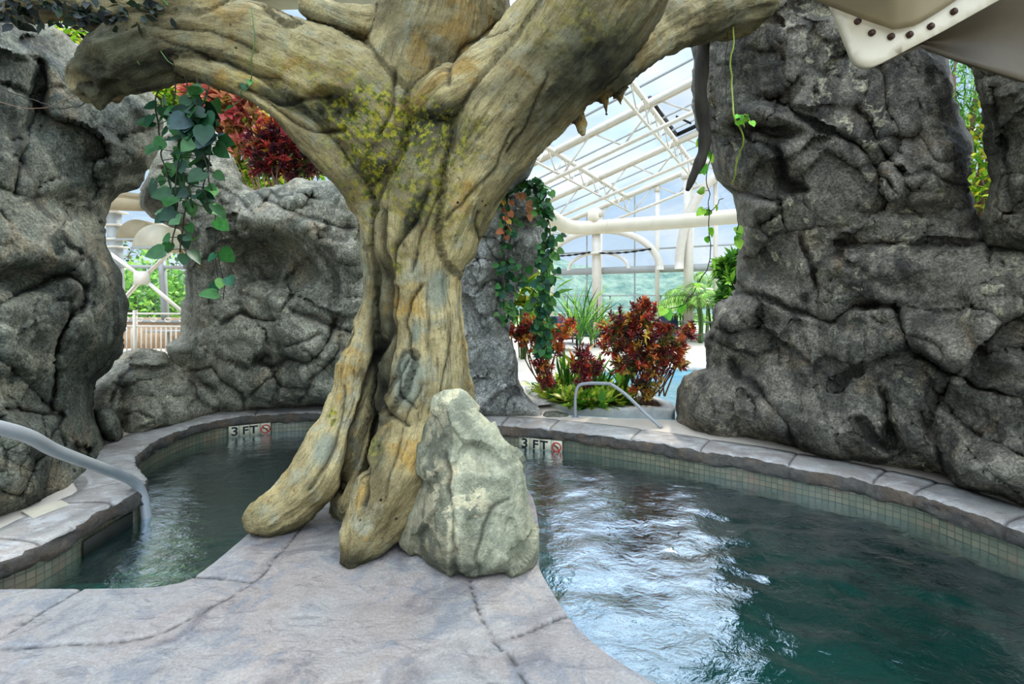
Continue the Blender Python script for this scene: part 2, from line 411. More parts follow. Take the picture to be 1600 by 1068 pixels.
def water(name, tint, rip, sc, gl=1.0, rough=.03, body=(8,66,62)):
    b = NB(name); v = b.obj()
    h = b.math('ADD', b.noise(b.mapp(v,(1,1.5,1)), sc, 5, .6, .8), b.math('MULTIPLY', b.noise(v, sc*3.3, 3, .55, .8), .35))
    nm = b.bump(h, rip, .06)
    fr = b.node('ShaderNodeFresnel'); fr.inputs[0].default_value = 1.36; b.set(fr.inputs[1], nm)
    tr = b.node('ShaderNodeBsdfTransparent'); b.set(tr.inputs[0], tint)
    g = b.node('ShaderNodeBsdfGlossy'); g.inputs['Roughness'].default_value = rough; b.set(g.inputs['Normal'], nm); b.set(g.inputs[0], (.86,.93,1.))
    df = b.node('ShaderNodeBsdfDiffuse'); b.set(df.inputs[0], srgb(*body))
    m0 = b.node('ShaderNodeMixShader'); m0.inputs[0].default_value = .22; b.nt.links.new(tr.outputs[0], m0.inputs[1]); b.nt.links.new(df.outputs[0], m0.inputs[2])
    m = b.node('ShaderNodeMixShader'); b.set(m.inputs[0], b.math('MINIMUM', b.math('MULTIPLY', fr.outputs[0], gl), .85)); b.nt.links.new(m0.outputs[0], m.inputs[1]); b.nt.links.new(g.outputs[0], m.inputs[2])
    return b.done(m.outputs[0])
M['water'] = water('pool_water', (.22,.74,.68), .13, 7, 7.0, body=(6,92,84))
M['farwater'] = water('far_pool_water', (.7,.93,.95), .35, 4, 3.5, body=(150,208,216))
b = NB('far_pool_tile'); v = b.obj(); M['farpool'] = b.done(b.prin(b.mix(b.noise(v, 3, 4), srgb(150,196,204), srgb(196,228,230)), .6))

def plain(name, c, rough=.5, spec=.4, metal=0, var=.12, sc=6, bump=0):
    b = NB(name); v = b.obj(); n = b.noise(v, sc, 4)
    cc = b.mix(b.rng(n, .3, .7), tuple(q*(1-var) for q in srgb(*c)), tuple(min(1,q*(1+var)) for q in srgb(*c)))
    return b.done(b.prin(cc, rough, b.bump(n, bump, .01) if bump else None, spec, metal))
M['steel'] = plain('white_painted_steel', (206,198,182), .45, var=.03)
M['steel2'] = plain('grey_window_frame', (160,162,158), .45, var=.03)
M['duct'] = plain('cream_duct', (216,204,180), .5, sc=3, var=.03)
M['chrome'] = plain('rail_paint', (158,161,160), .35, .5, .1, .04)
M['beige'] = plain('beige_fiberglass', (150,136,106), .5, .35, 0, .16, 1.6)
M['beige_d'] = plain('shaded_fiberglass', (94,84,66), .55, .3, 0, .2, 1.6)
M['flange'] = plain('flange_fiberglass', (186,176,150), .38, .5, 0, .1, 3)
M['bolt'] = plain('rusty_bolt', (74,56,44), .45, .5, .6, .3, 60)
M['black'] = plain('black_paint', (24,26,24), .5)
M['red'] = plain('red_paint', (176,38,40), .5)
M['signtile'] = plain('sign_tile', (188,184,158), .35, .5)
M['navy'] = plain('navy_sling', (38,48,72), .7)
M['soil'] = plain('mulch', (74,54,42), .95, .1, 0, .5, 30, .6)
M['tan'] = plain('tan_board', (196,166,134), .7)
M['stem_brown'] = plain('brown_stem', (120,98,78), .8)
M['stem_green'] = plain('green_stem', (84,110,60), .7)
M['stem_yellow'] = plain('yellow_green_stem', (150,166,70), .6)
M['stem_dark'] = plain('dark_stem', (48,50,34), .8)
M['stone_cap'] = plain('pale_curb', (196,192,182), .7, .3, 0, .12, 8, .4)
M['sand'] = plain('beige_patch', (190,182,160), .8)
b = NB('clear_glazing'); t = b.node('ShaderNodeBsdfTransparent'); b.set(t.inputs[0], (.95,.97,.98)); g = b.node('ShaderNodeBsdfGlossy'); g.inputs['Roughness'].default_value=.02
m = b.node('ShaderNodeMixShader'); m.inputs[0].default_value = .06; b.nt.links.new(t.outputs[0], m.inputs[1]); b.nt.links.new(g.outputs[0], m.inputs[2]); M['glass'] = b.done(m.outputs[0])
b = NB('roof_glazing'); t = b.node('ShaderNodeBsdfTransparent'); b.set(t.inputs[0], (.92,.95,.98)); g = b.node('ShaderNodeBsdfTranslucent'); b.set(g.inputs[0], (.85,.9,.95))
v = b.obj(); m = b.node('ShaderNodeMixShader'); b.set(m.inputs[0], b.rng(b.noise(v, .5, 3),   .3, .7, .04, .14)); b.nt.links.new(t.outputs[0], m.inputs[1]); b.nt.links.new(g.outputs[0], m.inputs[2]); M['roofglass'] = b.done(m.outputs[0])
def leafmat(name, rough=.42, trans=.24, fixed=None):
    b = NB(name); c = fixed if fixed else b.attr('col', 'Color'); v = b.obj()
    c = b.mix(1.0, c, b.rng(b.noise(v, 25, 3), .3, .7, .75, 1.2, False), 'MULTIPLY')
    p = b.prin(c, rough, None, .4); t = b.node('ShaderNodeBsdfTranslucent'); b.set(t.inputs[0], c)
    m = b.node('ShaderNodeMixShader'); m.inputs[0].default_value = trans; b.nt.links.new(p, m.inputs[1]); b.nt.links.new(t.outputs[0], m.inputs[2])
    return b.done(m.outputs[0])
M['leaf'] = leafmat('leaf_surface')
b = NB('hazy_forest'); v = b.obj(); n = b.noise(v, .09, 6, .7); c = b.mix(b.rng(n,.35,.65), srgb(96,122,112), srgb(138,156,138)); M['hill'] = b.done(b.prin(c, .95, b.bump(n, 1, 4), 0))  # bluish pale tone holds the distance haze in the colour
M['lawn'] = plain('far_lawn', (120,150,84), .95, .1, 0, .3, .05)
M['build'] = plain('pale_building', (222,216,204), .8)
# ------------------------------------------------------------------ rock masses
LR = [(-120,-160),(-60,-160),(20,-60),(72,29),(100,52),(128,78),(150,105),(180,120),(215,128),(232,132),(250,158),(252,189),(248,230),(236,267),(216,290),(189,304),(172,316),(167,358),(167,391),(178,415),(189,438),(201,468),(199,509),(192,553),(171,576),(150,598),(144,640),(153,675),(160,700),(168,716),(160,745),(112,783),(52,815),(0,840),(-120,900)]
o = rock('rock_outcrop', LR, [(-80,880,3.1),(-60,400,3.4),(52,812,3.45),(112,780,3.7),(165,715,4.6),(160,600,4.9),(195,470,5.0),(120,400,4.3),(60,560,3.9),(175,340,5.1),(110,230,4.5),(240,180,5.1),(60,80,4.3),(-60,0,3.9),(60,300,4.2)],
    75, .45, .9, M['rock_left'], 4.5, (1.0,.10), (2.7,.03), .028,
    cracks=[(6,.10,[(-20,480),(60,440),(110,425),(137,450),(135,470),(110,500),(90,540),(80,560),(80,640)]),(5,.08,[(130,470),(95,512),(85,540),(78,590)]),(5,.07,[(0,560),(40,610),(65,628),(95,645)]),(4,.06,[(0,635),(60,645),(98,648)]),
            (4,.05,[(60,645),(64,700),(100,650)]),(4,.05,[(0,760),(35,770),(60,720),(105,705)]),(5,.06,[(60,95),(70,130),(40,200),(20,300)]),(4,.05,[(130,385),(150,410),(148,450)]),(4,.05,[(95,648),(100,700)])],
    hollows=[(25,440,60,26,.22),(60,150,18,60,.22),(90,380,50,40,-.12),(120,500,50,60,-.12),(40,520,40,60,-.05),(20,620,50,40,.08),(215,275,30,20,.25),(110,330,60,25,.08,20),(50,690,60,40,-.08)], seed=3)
tag(o, 'tall dark grey rock pillar rising at the far left beside the oval opening', 'rock')

MR = [(236,268),(238,225),(246,190),(262,175),(300,182),(337,203),(356,230),(372,262),(383,285),(401,297),(425,292),(449,286),(462,279),(495,281),(545,279),(640,285),(705,292),(708,645),(640,640),(500,638),(440,640),(400,646),(330,655),(290,640),(285,600),(268,565),(264,541),(279,529),(284,475),(289,414),(287,374),(281,358),(262,352),(236,341),(219,326),(214,304)]
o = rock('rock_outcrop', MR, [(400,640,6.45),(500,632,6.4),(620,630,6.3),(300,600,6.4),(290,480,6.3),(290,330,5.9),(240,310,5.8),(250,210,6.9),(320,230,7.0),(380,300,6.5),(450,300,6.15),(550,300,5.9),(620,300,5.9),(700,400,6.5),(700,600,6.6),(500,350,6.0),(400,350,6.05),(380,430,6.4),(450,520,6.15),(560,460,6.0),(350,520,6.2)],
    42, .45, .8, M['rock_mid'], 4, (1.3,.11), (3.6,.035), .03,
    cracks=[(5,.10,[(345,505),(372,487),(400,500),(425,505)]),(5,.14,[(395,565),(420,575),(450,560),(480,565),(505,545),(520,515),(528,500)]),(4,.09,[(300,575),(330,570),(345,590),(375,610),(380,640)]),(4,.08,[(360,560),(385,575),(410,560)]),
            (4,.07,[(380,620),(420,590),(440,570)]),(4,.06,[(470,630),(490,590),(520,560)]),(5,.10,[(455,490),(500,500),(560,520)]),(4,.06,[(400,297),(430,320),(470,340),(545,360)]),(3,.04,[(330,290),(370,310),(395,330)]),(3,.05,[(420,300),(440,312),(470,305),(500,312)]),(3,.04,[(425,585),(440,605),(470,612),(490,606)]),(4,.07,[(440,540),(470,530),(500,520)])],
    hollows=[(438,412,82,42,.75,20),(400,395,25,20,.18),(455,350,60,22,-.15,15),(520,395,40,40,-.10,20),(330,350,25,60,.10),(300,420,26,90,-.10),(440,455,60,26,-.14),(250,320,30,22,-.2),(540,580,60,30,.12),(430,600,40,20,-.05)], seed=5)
tag(o, 'large grey-green rock wall behind the tree trunk, hollowed with a dark cavity', 'rock')

LL = [(110,640),(120,590),(150,590),(172,572),(192,551),(225,545),(255,549),(266,560),(290,575),(310,592),(345,600),(372,618),(384,634),(378,646),(320,656),(270,668),(240,676),(205,690),(185,688),(190,660),(170,700),(120,700)]
o = rock('low_rock', LL, [(300,660,5.9),(230,680,5.4),(160,620,5.8),(115,650,5.8),(120,700,5.7),(225,550,6.3),(370,640,6.5),(280,580,6.2),(220,600,5.8)], 30, .35, .6, M['rock_mid'], 4, (1.4,.10), (4,.03), .025,
    cracks=[(4,.07,[(176,630),(190,600),(205,580)]),(3,.05,[(190,650),(215,640),(240,650)]),(3,.05,[(300,600),(312,630),(350,650)])], hollows=[(225,560,20,10,.1),(330,590,30,10,.1)], seed=8)
tag(o, 'low broad grey rock sill under the oval opening with the white fence', 'rock')
o = rock('round_rock', [(146,640),(160,630),(180,634),(190,655),(192,678),(186,692),(168,690),(152,675)], [(150,690,4.95),(190,690,5.0),(170,640,5.05),(160,650,5.05)], 24, .25, .3, M['rock_left'], 4, (2,.03), (4,.01), .015, seed=9)
tag(o, 'small dark rounded rock at the foot of the left pillar by the pool edge', 'rock')

CR = [(690,300),(720,292),(750,285),(775,288),(800,292),(825,285),(845,290),(853,312),(857,350),(853,400),(838,425),(815,440),(803,470),(797,520),(803,560),(812,592),(828,625),(846,640),(852,655),(790,658),(700,662)]
o = rock('rock_column', CR, [(720,655,6.15),(845,652,6.15),(800,600,6.35),(760,500,6.3),(790,440,6.25),(840,380,6.0),(835,310,6.1),(760,320,6.05),(720,400,6.2),(740,600,6.3)], 32, .4, .7, M['rock_col'], 3.6, (1.7,.13), (4.2,.045), .028,
    cracks=[(4,.08,[(740,372),(770,370),(800,385),(815,378)]),(3,.05,[(740,460),(765,440),(780,445),(775,500),(800,520)]),(3,.06,[(815,345),(830,340),(845,350)]),(3,.03,[(730,400),(745,410),(750,430)]),(3,.03,[(760,380),(765,400),(790,410)])],
    hollows=[(765,365,22,10,.16),(790,415,28,26,.22),(825,390,26,26,-.16),(815,350,14,10,.1),(760,560,20,40,.10),(750,430,30,40,-.08),(740,600,30,25,.12),(800,600,20,30,-.06)], seed=11)
tag(o, 'slim grey rock column right of the trunk with vines trailing over its top', 'rock')
o = rock('hanging_rock', [(735,310),(745,240),(790,190),(845,130),(862,170),(852,215),(838,250),(822,278),(800,296),(770,306)], [(740,300,5.5),(850,180,5.4),(800,250,5.2),(790,290,5.4)], 30, .35, .6, M['rock_col'], 4, (1.6,.08), (4,.02), .02, seed=12)
tag(o, 'pale rock overhang tucked behind the leaning right limb of the tree', 'rock')
o = rock('flat_dark_stone', [(846,655),(852,645),(870,641),(888,646),(893,655),(880,661),(860,660)], [(850,660,6.2),(890,660,6.2),(870,645,6.3)], 12, .12, .2, M['rock_left'], 2.5, (4,.01), (9,.005), .008, seed=14)
tag(o, 'flat dark stone lying at the foot of the slim rock column', 'rock')

RW = [(1080,-170),(1088,-20),(1089,40),(1085,101),(1081,162),(1092,202),(1110,229),(1114,267),(1122,285),(1138,304),(1151,337),(1156,355),(1151,413),(1146,454),(1130,468),(1117,483),(1113,506),(1099,530),(1103,548),(1105,576),(1085,579),(1070,586),(1060,612),(1053,668),(1075,680),(1105,690),(1165,694),(1239,711),(1280,722),(1341,731),(1385,746),(1420,745),(1468,748),(1496,772),(1545,785),(1600,806),(1760,868),(2050,955),(2050,300),(1760,350),(1600,352),(1540,356),(1527,348),(1516,322),(1518,287),(1516,236),(1502,202),(1495,148),(1485,108),(1462,70),(1440,20),(1430,-170)]
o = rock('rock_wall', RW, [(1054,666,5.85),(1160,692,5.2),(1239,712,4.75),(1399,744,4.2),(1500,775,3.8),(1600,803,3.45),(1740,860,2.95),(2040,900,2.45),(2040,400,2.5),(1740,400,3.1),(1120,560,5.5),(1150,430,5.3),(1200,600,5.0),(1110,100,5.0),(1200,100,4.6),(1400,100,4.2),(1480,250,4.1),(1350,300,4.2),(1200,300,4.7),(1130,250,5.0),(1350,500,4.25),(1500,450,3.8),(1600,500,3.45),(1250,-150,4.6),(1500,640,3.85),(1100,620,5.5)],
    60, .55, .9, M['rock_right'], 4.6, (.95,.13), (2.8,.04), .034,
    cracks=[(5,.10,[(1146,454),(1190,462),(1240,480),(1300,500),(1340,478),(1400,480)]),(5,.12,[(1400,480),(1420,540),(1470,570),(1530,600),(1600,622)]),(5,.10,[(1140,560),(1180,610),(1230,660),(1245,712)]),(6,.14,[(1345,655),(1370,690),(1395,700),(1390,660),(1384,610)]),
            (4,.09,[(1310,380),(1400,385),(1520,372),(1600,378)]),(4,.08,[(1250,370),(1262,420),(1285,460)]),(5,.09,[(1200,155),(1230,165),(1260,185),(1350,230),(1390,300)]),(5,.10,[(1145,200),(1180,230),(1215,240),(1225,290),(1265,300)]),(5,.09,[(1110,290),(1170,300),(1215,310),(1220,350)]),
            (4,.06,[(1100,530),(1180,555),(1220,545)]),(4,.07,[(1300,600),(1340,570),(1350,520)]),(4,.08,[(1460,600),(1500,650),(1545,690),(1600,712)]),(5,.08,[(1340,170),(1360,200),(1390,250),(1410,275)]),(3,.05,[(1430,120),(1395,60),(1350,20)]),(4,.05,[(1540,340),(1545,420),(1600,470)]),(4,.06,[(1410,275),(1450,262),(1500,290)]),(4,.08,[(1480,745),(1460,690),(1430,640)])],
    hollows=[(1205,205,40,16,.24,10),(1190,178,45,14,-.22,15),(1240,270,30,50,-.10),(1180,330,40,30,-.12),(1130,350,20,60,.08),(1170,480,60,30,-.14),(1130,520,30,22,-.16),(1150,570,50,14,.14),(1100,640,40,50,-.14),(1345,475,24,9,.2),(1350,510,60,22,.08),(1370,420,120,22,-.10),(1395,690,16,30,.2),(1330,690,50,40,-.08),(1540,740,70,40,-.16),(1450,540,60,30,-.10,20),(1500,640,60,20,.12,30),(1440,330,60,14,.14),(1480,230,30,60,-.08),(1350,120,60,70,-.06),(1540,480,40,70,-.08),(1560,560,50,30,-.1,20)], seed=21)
tag(o, 'massive dark rock wall along the right side of the pool, reaching overhead', 'rock')
RC = [(1505,60),(1512,95),(1526,118),(1531,169),(1543,229),(1554,283),(1546,310),(1532,345),(1540,385),(1600,395),(1760,395),(1760,-40),(1600,-40),(1505,-40)]
o = rock('rock_column', RC, [(1520,100,3.5),(1545,300,3.55),(1600,200,3.2),(1740,200,2.8),(1600,380,3.3)], 36, .3, .6, M['rock_far'], 4.5, (1.6,.07), (4,.03), .025, cracks=[(4,.06,[(1560,140),(1552,200),(1580,280),(1575,330)]),(4,.06,[(1540,115),(1600,130)])], seed=24)
tag(o, 'knobbly rock pillar at the far right edge beside the gap of green leaves', 'rock')
# ------------------------------------------------------------------ the tree
LIMBS = [
 [(690,230,3.25,76),(668,300,3.3,72),(655,380,3.35,64),(657,460,3.38,62),(660,540,3.38,64),(660,610,3.32,68),(650,680,3.2,66),(622,750,3.02,58),(590,810,2.90,50),(563,850,2.80,36),(545,874,2.74,20)],
 [(700,300,3.35,36),(700,400,3.42,26),(697,500,3.42,28),(702,600,3.4,30),(715,700,3.35,36),(720,770,3.3,36)],
 [(583,290,3.3,24),(590,360,3.35,18),(585,440,3.35,16),(574,520,3.38,20),(556,600,3.36,32),(532,665,3.32,38),(508,722,3.25,42),(472,768,3.2,40),(430,796,3.16,33),(400,808,3.14,20)],
 [(620,230,3.6,60),(618,400,3.66,46),(608,520,3.66,44),(600,650,3.62,52),(575,770,3.5,60)],
 [(606,400,3.42,9),(598,500,3.42,10),(586,580,3.4,13),(572,650,3.36,13),(560,720,3.3,12),(540,790,3.15,12)],
 [(600,560,3.4,9),(590,640,3.4,12),(583,700,3.36,13),(570,760,3.25,13),(560,800,3.15,12)],
 [(625,340,3.3,14),(618,430,3.3,13),(610,540,3.3,13),(600,620,3.28,14),(608,680,3.2,14)],
 [(640,560,3.08,9),(628,600,3.06,11),(612,650,3.05,12),(618,700,3.0,10)],
 [(605,200,3.4,80),(640,250,3.4,84),(650,310,3.4,70)],
 [(620,225,3.35,92),(545,160,3.3,86),(465,112,3.2,74),(390,78,3.1,66),(320,64,3.0,58),(260,72,2.95,52),(210,92,2.9,48),(172,108,2.88,42),(148,126,2.86,34),(138,134,2.86,24)],
 [(330,30,2.98,50),(262,30,2.95,50),(180,16,2.9,42),(90,0,2.9,34),(-20,-10,2.9,34),(-120,-20,2.9,30)],
 [(290,100,2.9,18),(370,128,2.95,22),(430,165,3.02,25),(482,212,3.08,27),(532,256,3.15,29),(570,305,3.25,25),(584,360,3.32,17),(590,430,3.38,8)],
 [(635,225,3.5,100),(665,120,3.5,98),(690,40,3.45,96),(700,-100,3.4,100)],
 [(600,44,3.3,26),(545,36,3.2,22),(505,20,3.12,18),(480,9,3.08,14)],
 [(655,210,3.2,50),(705,160,3.08,50),(760,120,3.0,48),(820,70,2.92,54),(870,10,2.85,62),(900,-80,2.8,72)],
 [(668,450,3.42,36),(684,390,3.36,50),(704,335,3.3,56),(740,262,3.2,64),(788,192,3.1,74),(842,124,3.0,84),(900,50,2.9,90),(960,-50,2.8,100)],
 [(880,118,3.05,62),(950,92,3.2,50),(1020,48,3.5,40),(1095,15,3.9,46),(1160,-10,4.2,56)],
 [(935,115,3.2,18),(945,155,3.12,13),(948,180,3.08,7)],
 [(962,105,3.25,18),(968,142,3.2,11),(970,162,3.2,6)],
 [(895,165,3.2,20),(908,192,3.16,11),(912,210,3.12,5)],
 [(705,290,3.1,20),(682,280,3.06,13),(672,266,3.04,8)],
 [(452,50,3.0,20),(430,30,2.98,15)],
 [(740,132,3.02,44),(744,152,3.0,30),(738,172,3.02,14)],
]
mb = MB(); S = []
for li, L in enumerate(LIMBS):
    A = np.array(L, float); A = smoothcurve(A, 8)
    pts = np.array([P(*a[:3]) for a in A]); r = A[:,3]*A[:,2]/FL
    mb.tube(pts, r, 28)
    mb.sph(pts[-1], r[-1]*.97, 20, 12); mb.sph(pts[0], r[0]*.97, 20, 12)
    tn = np.gradient(pts, axis=0); tn /= np.linalg.norm(tn, axis=1)[:,None]
    u = np.cross(tn[0], (.1,1,.05)); u /= np.linalg.norm(u); al = np.concatenate([[0], np.cumsum(np.linalg.norm(np.diff(pts,axis=0),axis=1))])
    for i in range(len(pts)):
        u = u-tn[i]*np.dot(u, tn[i]); u /= np.linalg.norm(u)
        S.append(np.concatenate([pts[i], tn[i], u, [r[i], al[i]+li*7.3]]))
S = np.array(S)
# irregular swellings before fusing
tmp = mb.build('tmp_tree', None)
md = tmp.modifiers.new('r', 'REMESH'); md.mode = 'VOXEL'; md.voxel_size = .0145
dg = bpy.context.evaluated_depsgraph_get(); dg.update(); me = bpy.data.meshes.new_from_object(tmp.evaluated_get(dg))
V = np.zeros(len(me.vertices)*3, np.float32); me.vertices.foreach_get('co', V); V = V.reshape(-1,3).astype(float)
Q = np.array([tuple(p.vertices) for p in me.polygons if len(p.vertices) == 4]); 
bpy.data.objects.remove(tmp); bpy.data.meshes.remove(me)
E = np.unique(np.sort(np.concatenate([Q[:,[0,1]],Q[:,[1,2]],Q[:,[2,3]],Q[:,[3,0]]]),1),axis=0)
def lap(V, it, f=.5):
    deg = np.bincount(E.ravel(), minlength=len(V))[:,None]
    for _ in range(it):
        s = np.zeros_like(V)
        for k in range(V.shape[1]):
            s[:,k] = np.bincount(E[:,0], V[E[:,1],k], len(V))+np.bincount(E[:,1], V[E[:,0],k], len(V))
        V = V*(1-f)+f*s/np.maximum(deg,1)
    return V
V = lap(V, 5)
T2 = np.concatenate([Q[:,[0,1,2]], Q[:,[0,2,3]]])
N = vnormals(V, T2)
flow = np.zeros_like(V)
for c0 in range(0, len(V), 4000):
    q = V[c0:c0+4000]; d = np.linalg.norm(q[:,None]-S[None,:,:3], axis=2)-S[None,:,9]
    w = np.argsort(d, axis=1)[:, :1][:,0]; s = S[w]; rel = q-s[:,:3]; ww = np.cross(s[:,3:6], s[:,6:9])
    flow[c0:c0+4000] = np.stack([(rel*s[:,6:9]).sum(1), (rel*ww).sum(1), ((rel*s[:,3:6]).sum(1)+s[:,10])*.13], 1)
flow = lap(flow, 3)
px = 800+V[:,0]/V[:,1]*FL; py = HY+(H0-V[:,2])/V[:,1]*FL; front = N[:,1] < .25
pp = np.stack([px,py],1)
def blob(x, y, rx, ry, an=0, sh=1.5):
    a = math.radians(an); dx = px-x; dy = py-y; ux = (dx*math.cos(a)+dy*math.sin(a))/rx; uy = (-dx*math.sin(a)+dy*math.cos(a))/ry
    return np.exp(-(ux*ux+uy*uy)**sh)*front
wv = np.stack([fbm(np.c_[V*3.+9],3,81), fbm(np.c_[V*3.+3],3,82)],1)*9
ppw = pp+wv
disp = .034*fbm(V*2.6, 3, 90)+.020*ridged(flow*np.array([7,7,9.]), 2, 91)-.008+.010*ridged(flow*np.array([20,20,16.]), 3, 92)+.005*fbm(V*26, 3, 93)
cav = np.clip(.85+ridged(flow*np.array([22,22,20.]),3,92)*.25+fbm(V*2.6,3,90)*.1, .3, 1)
CR_ = [(5,.05,[(600,330),(602,420),(600,520),(578,600),(560,660),(545,720),(528,770)]),(5,.06,[(612,450),(606,560),(592,640),(575,720),(560,790)]),(3.5,.03,[(672,300),(655,340),(618,380),(607,430)]),
      (3.5,.035,[(660,440),(640,470),(632,500),(636,540),(650,560)]),(3.5,.035,[(612,590),(600,620),(606,650),(640,668)]),(3.5,.03,[(640,560),(622,590),(628,620),(650,640)]),
      (3,.02,[(560,470),(550,520),(540,560)]),(4,.035,[(390,140),(430,160),(470,185),(500,200),(540,205)]),(4,.03,[(380,135),(430,150),(480,150),(520,150)]),(3,.02,[(800,200),(770,260),(740,300),(700,345)]),(3,.02,[(860,110),(820,190),(790,240)]),
      (3,.018,[(690,300),(660,360),(640,420)]),(3.5,.03,[(620,110),(612,170),(590,210)]),(3,.02,[(745,330),(738,400),(720,440),(722,500)]),(3,.02,[(540,600),(535,650),(530,700),(490,760)]),(3,.02,[(700,560),(696,610),(700,650)]),
      (3,.02,[(660,600),(640,640),(620,700),(600,780)]),(3,.015,[(250,60),(320,90),(390,110),(440,120)]),(3,.02,[(240,40),(330,50),(400,80)]),(4,.03,[(790,40),(720,80),(700,130)])]
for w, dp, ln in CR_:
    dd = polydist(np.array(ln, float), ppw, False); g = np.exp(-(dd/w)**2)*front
    disp -= dp*g; cav = np.minimum(cav, 1-.8*np.exp(-(dd/(w*1.1))**2)*front)  # groove shade painted along the carved lines
kn = blob(525,165,32,20,25); disp -= .07*kn; rough = kn > .15; disp += np.where(rough, .035*fbm(V*22,3,95), 0)
lip = blob(525,140,45,14,25); disp += .02*lip
disp += .02*blob(632,385,9,12)-.035*blob(632,385,4,6)
gray = np.clip(sum([blob(637,592,24,46,5,3), blob(683,452,18,32,10,3), blob(566,420,7,55,3,3), blob(648,520,9,18,0,3), blob(505,700,20,28,30,3), blob(700,620,16,60,0,2)*.3]), 0, 1)*.8
disp -= .012*gray
end_ = np.exp(-((px-150)/34)**2-((py-130)/46)**2); disp += end_*(.13*ridged(V*8,3,96)-.03)
moss = np.clip(sum([blob(600,230,80,90), blob(660,195,60,50)*.7, blob(565,180,50,50)*.8, blob(700,330,80,60)*.35, blob(455,135,50,10,20)*.0, blob(617,410,15,25)*.8, blob(515,650,10,18), blob(585,700,14,20)*.5, blob(580,300,12,80)*.6, blob(460,120,120,50)*.35, blob(720,240,25,80,35)*.6, blob(880,30,90,50)*.3]), 0, 1)
ochre = 0
dirt_shade = np.clip(kn*1.2+blob(648,335,12,60,30)*.9+blob(660,340,25,20)*.5+blob(615,270,60,70)*.5+blob(690,215,60,45)*.5+blob(470,168,60,12,28)*.8+blob(430,150,40,8,25)*.7+blob(590,560,17,200)*.95+blob(400,800,22,30)*.35+blob(545,870,30,22)*.5+blob(880,60,110,90)*.30+blob(170,100,90,70)*.8+blob(950,100,80,50)*.5+blob(700,170,90,16,-25)*.6+blob(620,840,30,40)*.2, 0, 1)  # grime, plus shade painted into hollows, trunk recess and right limb
dirt_shade = np.clip(dirt_shade+.42*np.clip((330-py)/200,0,1)*np.clip(.5+fbm(V*1.9,4,97)*1.2,0,1)+np.where(N[:,2] < -.55, .35, 0), 0, .95)  # grime towards the top; downward faces get painted shade
dirt_shade = np.clip(dirt_shade+.6*np.clip((.14-V[:,2])/.14,0,1), 0, .95)  # contact shade painted where the roots meet the ground
V = V+N*disp[:,None]
V[:,2] = np.where((V[:,2] < -.01), -.01+(V[:,2]+.01)*.3, V[:,2])
tree = newmesh('artificial_tree', V, None, M['tree'], None, True, quads=Q, attrs={'flow':flow,'cav':cav,'gray':gray,'moss':moss,'dirt_shade':dirt_shade})
tag(tree, 'huge gnarled tan tree with mossy fork standing between the two pools', 'tree')
# drooping dead snag by the rock wall
mb = MB(); pts = [P(*q) for q in [(1104,20,4.55),(1098,90,4.55),(1095,150,4.5),(1101,205,4.5),(1098,240,4.48),(1086,268,4.45),(1074,297,4.42)]]
pts = smoothcurve(pts, 6); r = np.interp(np.linspace(0,1,len(pts)), [0,.5,.8,1], [.062,.058,.045,.02]); mb.tube(pts, r*(1+.1*np.sin(np.arange(len(pts)))), 12)
o = mb.build('dead_branch', M['darkwood'], None, True); tag(o, 'dark dead branch drooping along the left edge of the big rock wall', 'branch')

# ------------------------------------------------------------------ boulder
B = [(688,612,2.88),(722,606,2.86),(738,622,2.84),(775,668,2.82),(818,722,2.84),(822,790,2.82),(840,868,2.80),(825,884,2.72),(742,906,2.58),(705,902,2.62),(662,884,2.70),(625,850,2.82),(628,790,2.95),(645,720,2.98),(652,664,3.0),
     (716,700,2.68),(790,740,2.66),(700,820,2.60),(815,830,2.66),(742,690,2.70),(690,740,2.68),(690,860,2.58),(780,880,2.58),
     (690,640,3.2),(730,640,3.25),(800,720,3.3),(805,850,3.35),(660,820,3.3),(670,720,3.3)]
bm = __import__('bmesh').new()
import bmesh
for q in B: bm.verts.new(P(*q))
bmesh.ops.convex_hull(bm, input=bm.verts); 
lo = [v for v in bm.verts if not v.link_faces]; bmesh.ops.delete(bm, geom=lo, context='VERTS')
me = bpy.data.meshes.new('t'); bm.to_mesh(me); bm.free(); tmp = bpy.data.objects.new('t', me); COL.objects.link(tmp)
md = tmp.modifiers.new('r','REMESH'); md.mode='VOXEL'; md.voxel_size=.0115
dg = bpy.context.evaluated_depsgraph_get(); dg.update(); me2 = bpy.data.meshes.new_from_object(tmp.evaluated_get(dg))
V = np.array([tuple(v.co) for v in me2.vertices]); Q = np.array([tuple(p.vertices) for p in me2.polygons]); bpy.data.objects.remove(tmp); bpy.data.meshes.remove(me2)
E = np.unique(np.sort(np.concatenate([Q[:,[0,1]],Q[:,[1,2]],Q[:,[2,3]],Q[:,[3,0]]]),1),axis=0)
V = lap(V, 8); N = vnormals(V, np.concatenate([Q[:,[0,1,2]], Q[:,[0,2,3]]]))
px = 800+V[:,0]/V[:,1]*FL; py = HY+(H0-V[:,2])/V[:,1]*FL; front = N[:,1] < .3
F1,F2,ID,CV = voro(V*3.2+.25*np.stack([fbm(V*3,2,i) for i in (1,2,3)],1), 77)
disp = .045*((ID-.5)*2*CV).sum(1)+.018*fbm(V*4, 4, 78)+.006*ridged(V*14,3,79)
disp -= .03*blob(790,640,34,12,45)+.025*blob(768,640,20,8,20)+.02*blob(775,800,16,50,10)
pw = np.stack([px,py],1)+np.stack([fbm(V*6,2,5),fbm(V*6,2,6)],1)*8
cav = np.ones(len(V))
